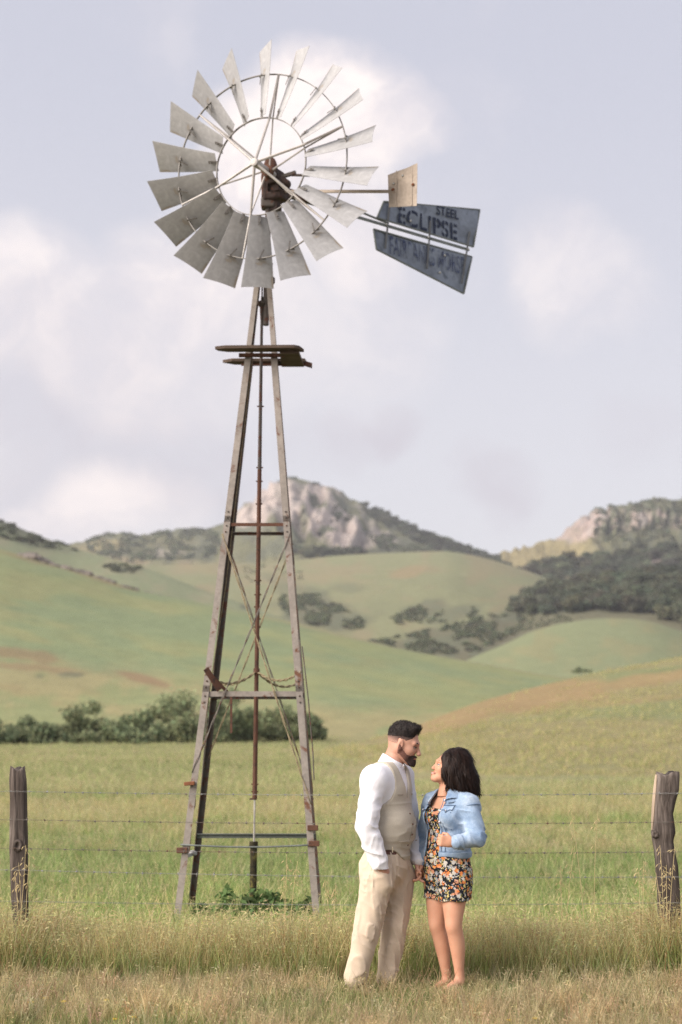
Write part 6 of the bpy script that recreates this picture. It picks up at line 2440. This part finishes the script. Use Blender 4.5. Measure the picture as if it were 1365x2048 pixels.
# =================================================================== woman
def build_woman():
    A = math.radians(180 + 44)
    ax = frame(A)
    Fd, Ld, Up = ax
    chest = W(900, 1622); belly = W(895, 1675); hips = W(896, 1738); neckb = W(899, 1585)
    sh_l = W(940, 1611, -.12); el_l = W(955, 1676, -.19); wr_l = W(908, 1686, -.27)
    sh_r = W(864, 1608, .12); el_r = W(848, 1670, .16); wr_r = W(842, 1728, .08)
    hip_l = W(912, 1765, -.07); kn_l = W(908, 1852, -.12); an_l = W(920, 1952, -.08)
    hip_r = W(880, 1765, .06); kn_r = W(875, 1850, .02); an_r = W(894, 1953, .05)
    hc = W(897, 1534, .0)
    hax = frame(math.radians(180 + 13), math.radians(20))
    S_ = .96

    def torso(f, g=0.0):
        f.ell(chest, (.100 + g, .150 + g, .14 + g), ax, .05)
        f.ell(belly, (.105 + g, .138 + g, .16 + g), ax, .06)
        f.cap(sh_r * .85 + neckb * .15 + v3(0, 0, -.012), sh_l * .85 + neckb * .15 + v3(0, 0, -.012), .048 + g, .048 + g, .05)
        for s in (-1, 1):
            f.ell(chest + Fd * .075 + Ld * s * .066 + v3(0, 0, -.035), (.065 + g, .068 + g, .068 + g), ax, .03)
        return f
    def pelvis(f, g=0.0):
        f.ell(hips, (.125 + g, .168 + g, .15 + g), ax, .06)
        f.ell(hips + Fd * .02 + v3(0, 0, .07), (.112 + g, .145 + g, .11 + g), ax, .05)
        return f
    f = Field((W(826, 1800)[0], PY - .42, -.02), (W(990, 1800)[0], PY + .34, 1.45), .0075)
    torso(f, -.006); pelvis(f, -.015)
    f.chain([sh_l, el_l, wr_l], [.040, .034, .025], .03)
    f.chain([sh_r, el_r, wr_r], [.040, .034, .025], .03)
    for hp, kn, an in ((hip_l, kn_l, an_l), (hip_r, kn_r, an_r)):
        P = []; R = []
        for t, r in ((0, .094), (.35, .084), (.7, .066), (.88, .057), (1.0, .053)):
            P.append(hp + (kn - hp) * t + Fd * .012 * math.sin(t * 3.1)); R.append(r)
        for t, r, o in ((.1, .050, 0), (.22, .052, -.010), (.36, .0525, -.014), (.55, .046, -.010), (.75, .036, -.004), (.9, .0305, 0), (1.0, .030, 0)):
            P.append(kn + (an - kn) * t + Fd * o); R.append(r)
        P = np.array(P); R = np.array(R)
        ti = np.linspace(0, len(R) - 1, 46); ker = np.ones(9) / 9
        sm_ = lambda a: np.convolve(np.pad(np.interp(ti, np.arange(len(R)), a), 4, 'edge'), ker, 'valid')
        f.chain(list(np.stack([sm_(P[:, k]) for k in range(3)], 1)), list(sm_(R)), .03)
        f.ell(kn + Fd * .022 + v3(0, 0, .005), (.030, .032, .042), ax, .03)
        f.cap(an, an + v3(0, 0, -.03), .028, .032, .015)
        f.cap(an + v3(0, 0, -.03), an + Fd * .14 + v3(0, 0, -.075), .032, .024, .015)
    f.cap(neckb + v3(0, 0, -.05), hc - hax[2] * .05 - hax[0] * .03, .050, .047, .03)
    bV, bQ = f.mesh()
    hf, T = head_field(hc, hax, S_, True)
    hV, hQ = hf.mesh()
    g1 = Field(wr_l - .14, wr_l + .12, .0045)
    g1.cap(wr_l + (el_l - wr_l) * .25, wr_l, .028, .025, .01)
    make_hand(g1, wr_l, v3(-1, -.15, .18), v3(.2, .9, .05), v3(0, 0, 1), 1.15, .95)
    g2 = Field(wr_r - .15, wr_r + .1, .0045)
    g2.cap(wr_r + (el_r - wr_r) * .25, wr_r, .026, .024, .01)
    make_hand(g2, wr_r, v3(-.18, -.25, -1), v3(-.8, -.3, 0), v3(0, -1, 0), .55, .95)
    parts = [(bV, bQ), (hV, hQ), g1.mesh(), g2.mesh()]
    V = np.concatenate([p[0] for p in parts]); off = 0; Qs = []
    for p in parts:
        Qs.append(p[1] + off); off += len(p[0])
    org = v3(W(905, 1900)[0], PY, 0)
    wo = mesh_obj('person', V - org, np.concatenate(Qs), M_SKIN_W, None, True)
    wo.location = org
    sm = wo.modifiers.new('smooth', 'SMOOTH'); sm.iterations = 9; sm.factor = .5
    tag(wo, 'dark haired woman in floral minidress and open denim jacket, looking up smiling', 'person', 'couple in front of the fence')

    # dress
    f = Field((W(828, 1700)[0], PY - .36, W(0, 1806)[2] - .02), (W(968, 1700)[0], PY + .34, 1.36), .006)
    torso(f, .006); pelvis(f, .006)
    f.cap(hip_l + v3(0, 0, .0), hip_l * .62 + kn_l * .38, .112, .106, .06); f.cap(hip_r, hip_r * .62 + kn_r * .38, .112, .104, .06)
    hem = W(0, 1797)[2]; topz = W(0, 1617)[2]
    f.isect(lambda p: (hem + .004 * np.sin(p[..., 0] * 45)) - p[..., 2])
    f.isect(lambda p: p[..., 2] - (topz + .012 * np.abs((p - chest) @ Ld) / .1))
    f.wrinkle(lambda p: -.0055 * (1 - 2 * np.abs(vnoise(p @ np.array([[1, 0, .4], [0, 1, .2], [.3, .3, 1]]) * [9, 9, 20], 3))) * smooth(1.25, .9, p[..., 2]))
    f.build('dress', M_FLORAL, wo)
    # jacket
    zh = W(0, 1714)[2]
    f = Field((W(822, 1650)[0], PY - .44, zh - .09), (W(992, 1650)[0], PY + .36, 1.44), .0055)
    torso(f, .020); f.ell(hips + v3(0, 0, .10), (.140, .172, .12), ax, .05)
    f.chain([sh_l, el_l, wr_l + (el_l - wr_l) * .12], [.063, .062, .046], .06)
    f.chain([sh_r, el_r, wr_r + (el_r - wr_r) * .1], [.058, .054, .042], .06)
    f.cap(neckb + v3(.005, 0, -.03), neckb * .2 + sh_l * .8, .052, .056, .05)
    f.cap(neckb + v3(.0, 0, -.03), neckb * .2 + sh_r * .8, .052, .056, .05)
    arms = [(sh_l, el_l, .085), (el_l, wr_l, .075), (sh_r, el_r, .075), (el_r, wr_r, .07)]
    def seg(p, a, b):
        ab = b - a
        t = np.clip(((p - a) @ ab) / (ab @ ab), 0, 1)
        return np.linalg.norm(p - a - t[..., None] * ab, axis=-1)
    def jreg(p):
        q = p - chest
        fw = q @ Fd; lt = q @ Ld; z = p[..., 2]
        arm = np.minimum.reduce([seg(p, a, b) - r for a, b, r in arms])
        # open front: wide at the top, still open at the hem
        half_l = np.interp(z, [zh, chest[2] - .1, chest[2], neckb[2] + .02], [.030, .022, .048, .078])
        half_r = np.interp(z, [zh, chest[2] - .1, chest[2], neckb[2] + .02], [.118, .110, .100, .090])
        open_ = np.where(fw > -.01, np.minimum(half_l - lt, half_r + lt), -1.0)
        low = (zh + .012 * np.sin(lt * 20)) - z
        nk = .066 - np.linalg.norm((p - (neckb + v3(-.01, 0, .02) + Fd * .02)), axis=-1)
        body = np.maximum.reduce([open_, low, nk, z - (neckb[2] + .02)])
        return np.where(arm < 0, np.minimum(body, np.maximum(arm, -1)) if False else np.minimum(body, .0 * body - .02 + np.maximum(nk * 0, 0)), body)
    f.isect(jreg, .004)
    # hollow the inside so that the opening shows lining, not a plug
    g = Field(f.lo, f.lo + f.h * (f.n - 1), f.h)
    torso(g, .011); g.ell(hips + v3(0, 0, .10), (.131, .163, .12), ax, .05)
    g.F = g.F[:f.n[0], :f.n[1], :f.n[2]] if g.F.shape != f.F.shape else g.F
    if g.F.shape == f.F.shape:
        f.F = np.maximum(f.F, -g.F)
    def jf(p):
        q = p @ np.array([[1, 0, .45], [0, 1, .3], [-.4, .3, 1]])
        q = q + .04 * np.stack([vnoise(p * 7, 1), vnoise(p * 7, 2), vnoise(p * 7, 4)], -1)
        n = vnoise(q * [9, 9, 20], 63)
        arm = smooth(.03, -.01, np.minimum(seg(p, sh_l, el_l) - .07, seg(p, el_l, wr_l) - .065))
        return -.010 * ((1 - np.abs(n)) ** 3 - .25) * (.5 + .8 * arm)
    f.wrinkle(jf, .03)
    jk = f.build('denim_jacket', M_DENIM, wo)
    # cuff, hem band, collar, pocket flap, buttons
    def cyl(a, b, r1, r2, nm, mat, par, h=.005):
        g = Field(np.minimum(a, b) - max(r1, r2) - .02, np.maximum(a, b) + max(r1, r2) + .02, h)
        ab = b - a; L = np.linalg.norm(ab); d_ = ab / L
        def fn(p):
            t = (p - a) @ d_
            rad = np.linalg.norm(p - a - t[..., None] * d_, axis=-1)
            return np.maximum(np.abs(rad - (r1 + (r2 - r1) * t / L)) - .006, np.abs(t - L / 2) - L / 2)
        g.F[:] = -1; g.isect(fn, .003)
        return g.build(nm, mat, par)
    dl = (wr_l - el_l) / np.linalg.norm(wr_l - el_l)
    cyl(wr_l - dl * .055, wr_l - dl * .005, .046, .043, 'cuff', M_DENIM, jk)
    dr = (wr_r - el_r) / np.linalg.norm(wr_r - el_r)
    cyl(wr_r - dr * .055, wr_r - dr * .005, .045, .042, 'cuff', M_DENIM, jk)
    f = Field((W(822, 1650)[0], PY - .40, zh - .03), (W(980, 1650)[0], PY + .34, zh + .08), .005)
    f.ell(hips + v3(0, 0, .10), (.146, .178, .12), ax, .05); torso(f, .024)
    f.isect(lambda p: np.maximum(jreg(p) * 1.0, p[..., 2] - (zh + .042)))
    f.isect(lambda p: -np.minimum.reduce([seg(p, a, b) - r + .02 for a, b, r in arms[:2]]) if False else p[..., 2] - 9)
    f.build('hem_band', M_DENIM, jk)
    # collar: folded flap round the neck
    f = Field(neckb - .15, neckb + .12, .0045)
    a0 = neckb + v3(.006, 0, -.022)
    axd = v3(-.10, 0, 1); axd /= np.linalg.norm(axd)
    def coll(p):
        q = p - a0; t = q @ axd
        rad = np.linalg.norm(q - t[..., None] * axd, axis=-1)
        fw = q @ Fd; lt = q @ Ld
        r0 = .080 + 1.0 * np.clip(.05 - t, -.02, .08)
        d = np.abs(rad - r0) - .010
        d = np.maximum(d, t - .055)
        d = np.maximum(d, (-.004 - .35 * np.clip(fw, 0, .1)) - t)
        return np.maximum(d, np.where(fw > 0, (.050 + .35 * np.clip(.05 - t, 0, 1)) - np.abs(lt), -1))
    f.F[:] = -1; f.isect(coll, .003)
    f.build('collar', M_DENIM, jk)
    def surf(lt, z, push=0.0):
        """point on the jacket front by ray marching outwards"""
        c = v3(chest[0], chest[1], z) + Ld * lt
        best = None
        for r in np.linspace(.02, .26, 120):
            p = c + Fd * r
            i = np.round((p - JF.lo) / JF.h).astype(int)
            if np.all(i >= 0) and np.all(i < JF.n) and JF.F[tuple(i)] < 0:
                best = r
        return c + Fd * ((best or .14) + push)
    JF = Field((W(822, 1650)[0], PY - .44, zh - .09), (W(992, 1650)[0], PY + .36, 1.44), .008)
    torso(JF, .020); JF.ell(hips + v3(0, 0, .10), (.140, .172, .12), ax, .05)
    for z in (chest[2] + .075, chest[2] + .005, chest[2] - .065):
        MB().ball(surf(.050, z, .003), .009, 8, 5).build('button', M_BUTTON, jk)
    for s_, l0, l1 in ((1, .066, .128), (-1, -.085, -.14)):
        P = [surf(l0 + (l1 - l0) * t, chest[2] + .028 + dz, .006) for t, dz in ((0, .012), (1, .012))]
        Pl = [surf(l0 + (l1 - l0) * t, chest[2] + .028 + dz, .006) for t, dz in ((0, -.014), (.25, -.012), (.5, -.028), (.75, -.012), (1, -.014))]
        m = MB(); m.prism([P[1], P[0]] + Pl, Fd * .005); fl = m.build('pocket_flap', M_DENIM, jk)
        m = MB(); m.tube([q + Fd * .004 for q in Pl], .0036, 5); m.build('stitching', M_DENIMD, fl)
        MB().ball(surf((l0 + l1) / 2, chest[2] + .012, .013), .006, 8, 5).build('button', M_BUTTON, fl)
        m = MB(); m.tube([surf(l0 + .004, chest[2] + .0, .003), surf(l0 + .012, chest[2] - .12, .003)], .0036, 5); m.build('seam', M_DENIMD, jk)
        m = MB(); m.tube([surf(l1 - .004, chest[2] + .0, .003), surf(l1 - .022, chest[2] - .12, .003)], .0036, 5); m.build('seam', M_DENIMD, jk)
        m = MB(); m.tube([surf(l0 - .01, chest[2] + .044, .003), surf((l0 + l1) / 2, chest[2] + .045, .003), surf(l1 + .005, chest[2] + .044, .003)], .0036, 5); m.build('seam', M_DENIMD, jk)
    for l_ in (.036, .062):
        MB().tube([surf(l_ + .012 * (1 - t), zh + .045 + (chest[2] + .09 - zh - .045) * t, .003) for t in np.linspace(0, 1, 9)], .0028, 5).build('seam', M_DENIMD, jk)
    ring = []
    sd = (el_l - sh_l) / np.linalg.norm(el_l - sh_l)
    e1 = np.cross(sd, (0, 1, 0)); e1 /= np.linalg.norm(e1); e2 = np.cross(sd, e1)
    MB().tube([sh_l + sd * .015 + .070 * (math.cos(t) * e1 + math.sin(t) * e2) for t in np.linspace(0, 6.283, 22)], .0034, 5, False).build('seam', M_DENIMD, jk)
    MB().tube([surf(l_, zh + .044, .004) for l_ in np.linspace(.04, .15, 8)], .0030, 5).build('seam', M_DENIMD, jk)
    # hair: full, to the shoulders, falling back
    f = Field(v3(W(872, 1600)[0], PY - .24, W(0, 1592)[2]), v3(W(972, 1600)[0], PY + .22, W(0, 1492)[2]), .0048)
    TT = lambda a, b, d: hc + (hax[0] * a + hax[1] * b + hax[2] * d) * S_
    f.ell(TT(-.030, 0, .028), np.array((.104, .094, .104)) * S_, hax, .03)
    f.cap(W(918, 1524, 0), W(930, 1556, -.01), .095, .088, .05, flat=(v3(0, 1, 0), 1.1))
    f.cap(W(930, 1552, -.02), W(942, 1578, -.03), .072, .040, .04)
    f.cap(W(915, 1550, -.07), W(920, 1574, -.09), .046, .028, .03)
    f.cap(W(903, 1538, -.085), W(905, 1566, -.095), .036, .020, .03)
    f.cap(W(901, 1555, -.09), W(893, 1576, -.085), .020, .008, .02)
    f.cap(W(945, 1560, -.02), W(957, 1583, -.02), .040, .012, .03)
    f.cap(W(912, 1552, .08), W(916, 1578, .09), .046, .024, .03)
    f.ell(TT(.046, .050, .040), np.array((.036, .030, .050)) * S_, hax, .03)
    f.ell(TT(.020, -.050, .040), np.array((.036, .030, .050)) * S_, hax, .03)
    f.ell(TT(.018, .074, -.03), np.array((.046, .026, .07)) * S_, hax, .03)
    f.ell(TT(-.01, -.070, -.03), np.array((.046, .026, .07)) * S_, hax, .03)
    f.ell(TT(.080, 0, -.045), np.array((.062, .056, .085)) * S_, hax, .012, sub=True)      # the face stays clear
    def lock_relief(p):
        q = p - W(905, 1500)
        r_ = np.sqrt(q[..., 0] ** 2 + q[..., 2] ** 2)
        an = np.arctan2(q[..., 2] + .25, q[..., 0] + .05) * .8
        wv = vnoise(np.stack([an * 26 + 1.2 * np.sin(r_ * 30), p[..., 1] * 46, r_ * 7], -1), 7)
        w2 = vnoise(np.stack([an * 60, p[..., 1] * 100, r_ * 9], -1), 8)
        return .0032 * wv + .0022 * w2
    f.wrinkle(lock_relief)
    hw_ = f.build('hair', M_HAIR_W, wo)
    strands(hw_, 'hair_strands', M_HAIR_W, wo, 4200, v3(.32, 0, -1), .07, .0040, .0, np.random.default_rng(3), lambda p, n_: ((p - hc) @ hax[0]) < .055, .03, .10, .09)
    # face details
    for s in (-1, 1):
        MB().tube([T(.080, s * .046, -.012), T(.093, s * .033, -.010), T(.091, s * .020, -.012)], [.0018, .0028, .0018], 5).build('lash', M_DARK, wo)
        MB().tube([T(.074, s * .050, .012), T(.088, s * .036, .018), T(.094, s * .016, .013)], [.0018, .003, .0024], 6).build('eyebrow', M_HAIR_W, wo)
        e = Field(T(.080, s * .031, -.012) - .022, T(.080, s * .031, -.012) + .022, .0025)
        e.ell(T(.078, s * .031, -.012), np.array((.012, .013, .009)) * S_, hax, .002)
        e.build('eye', M_EYEW, wo)
    MB().tube([T(.088, -.025, -.076), T(.0985, -.012, -.0805), T(.101, 0, -.082), T(.0985, .012, -.0805), T(.088, .025, -.076)], [.0015, .0026, .0030, .0026, .0015], 6).build('teeth', M_TEETH, wo)
    MB().tube([T(.089, -.028, -.072), T(.104, 0, -.0745), T(.089, .028, -.072)], [.002, .0042, .002], 6).build('lips', M_LIP, wo)
    MB().tube([T(.089, -.027, -.078), T(.102, 0, -.0895), T(.089, .027, -.078)], [.002, .0046, .002], 6).build('lips', M_LIP, wo)
    # necklace
    nk = [neckb + Ld * (.055 * math.cos(t)) + Fd * (.055 + .055 * math.sin(t)) + v3(0, 0, -.02 - .065 * math.sin(t)) for t in np.linspace(.1, math.pi - .1, 12)]
    # sandals
    for an in (an_l, an_r):
        s = Field(v3(an[0] - .24, an[1] - .26, -.01), v3(an[0] + .12, an[1] + .12, .12), .006)
        b = v3(an[0], an[1], 0)
        s.cap(b - Fd * .03 + v3(0, 0, .022), b + Fd * .15 + v3(0, 0, .012), .034, .036, .01, flat=(v3(0, 0, 1), .6))
        s.isect(lambda p: .004 - p[..., 2])
        sh = s.build('sandal', M_SANDAL, wo)
        MB().tube([b + Fd * .085 - Ld * .036 + v3(0, 0, .02), b + Fd * .085 + v3(0, 0, .062), b + Fd * .085 + Ld * .036 + v3(0, 0, .02)], .007, 6).build('strap', M_BUTTON, sh)
    return wo
build_man()
build_woman()

# ------------------------------------------------------------------ air
def build_haze():
    m = MB()
    lo = (-2600, -90, -14); hi = (2600, 2700, 380)
    V = [(x, y, z) for z in (lo[2], hi[2]) for y in (lo[1], hi[1]) for x in (lo[0], hi[0])]
    m.add(V, [(0, 2, 3, 1), (4, 5, 7, 6), (0, 1, 5, 4), (2, 6, 7, 3), (0, 4, 6, 2), (1, 3, 7, 5)])
    mt = bpy.data.materials.new('haze_air')
    mt.use_nodes = True
    t = mt.node_tree
    t.nodes.clear()
    out = t.nodes.new('ShaderNodeOutputMaterial')
    pv = t.nodes.new('ShaderNodeVolumePrincipled')
    pv.inputs['Color'].default_value = (.88, .90, .95, 1)
    pv.inputs['Density'].default_value = .00017
    pv.inputs['Anisotropy'].default_value = 0.1
    t.links.new(pv.outputs[0], out.inputs['Volume'])
    o = m.build('haze', mt)
    tag(o, 'thin pale haze filling the valley air', None, None, 'stuff')
build_haze()
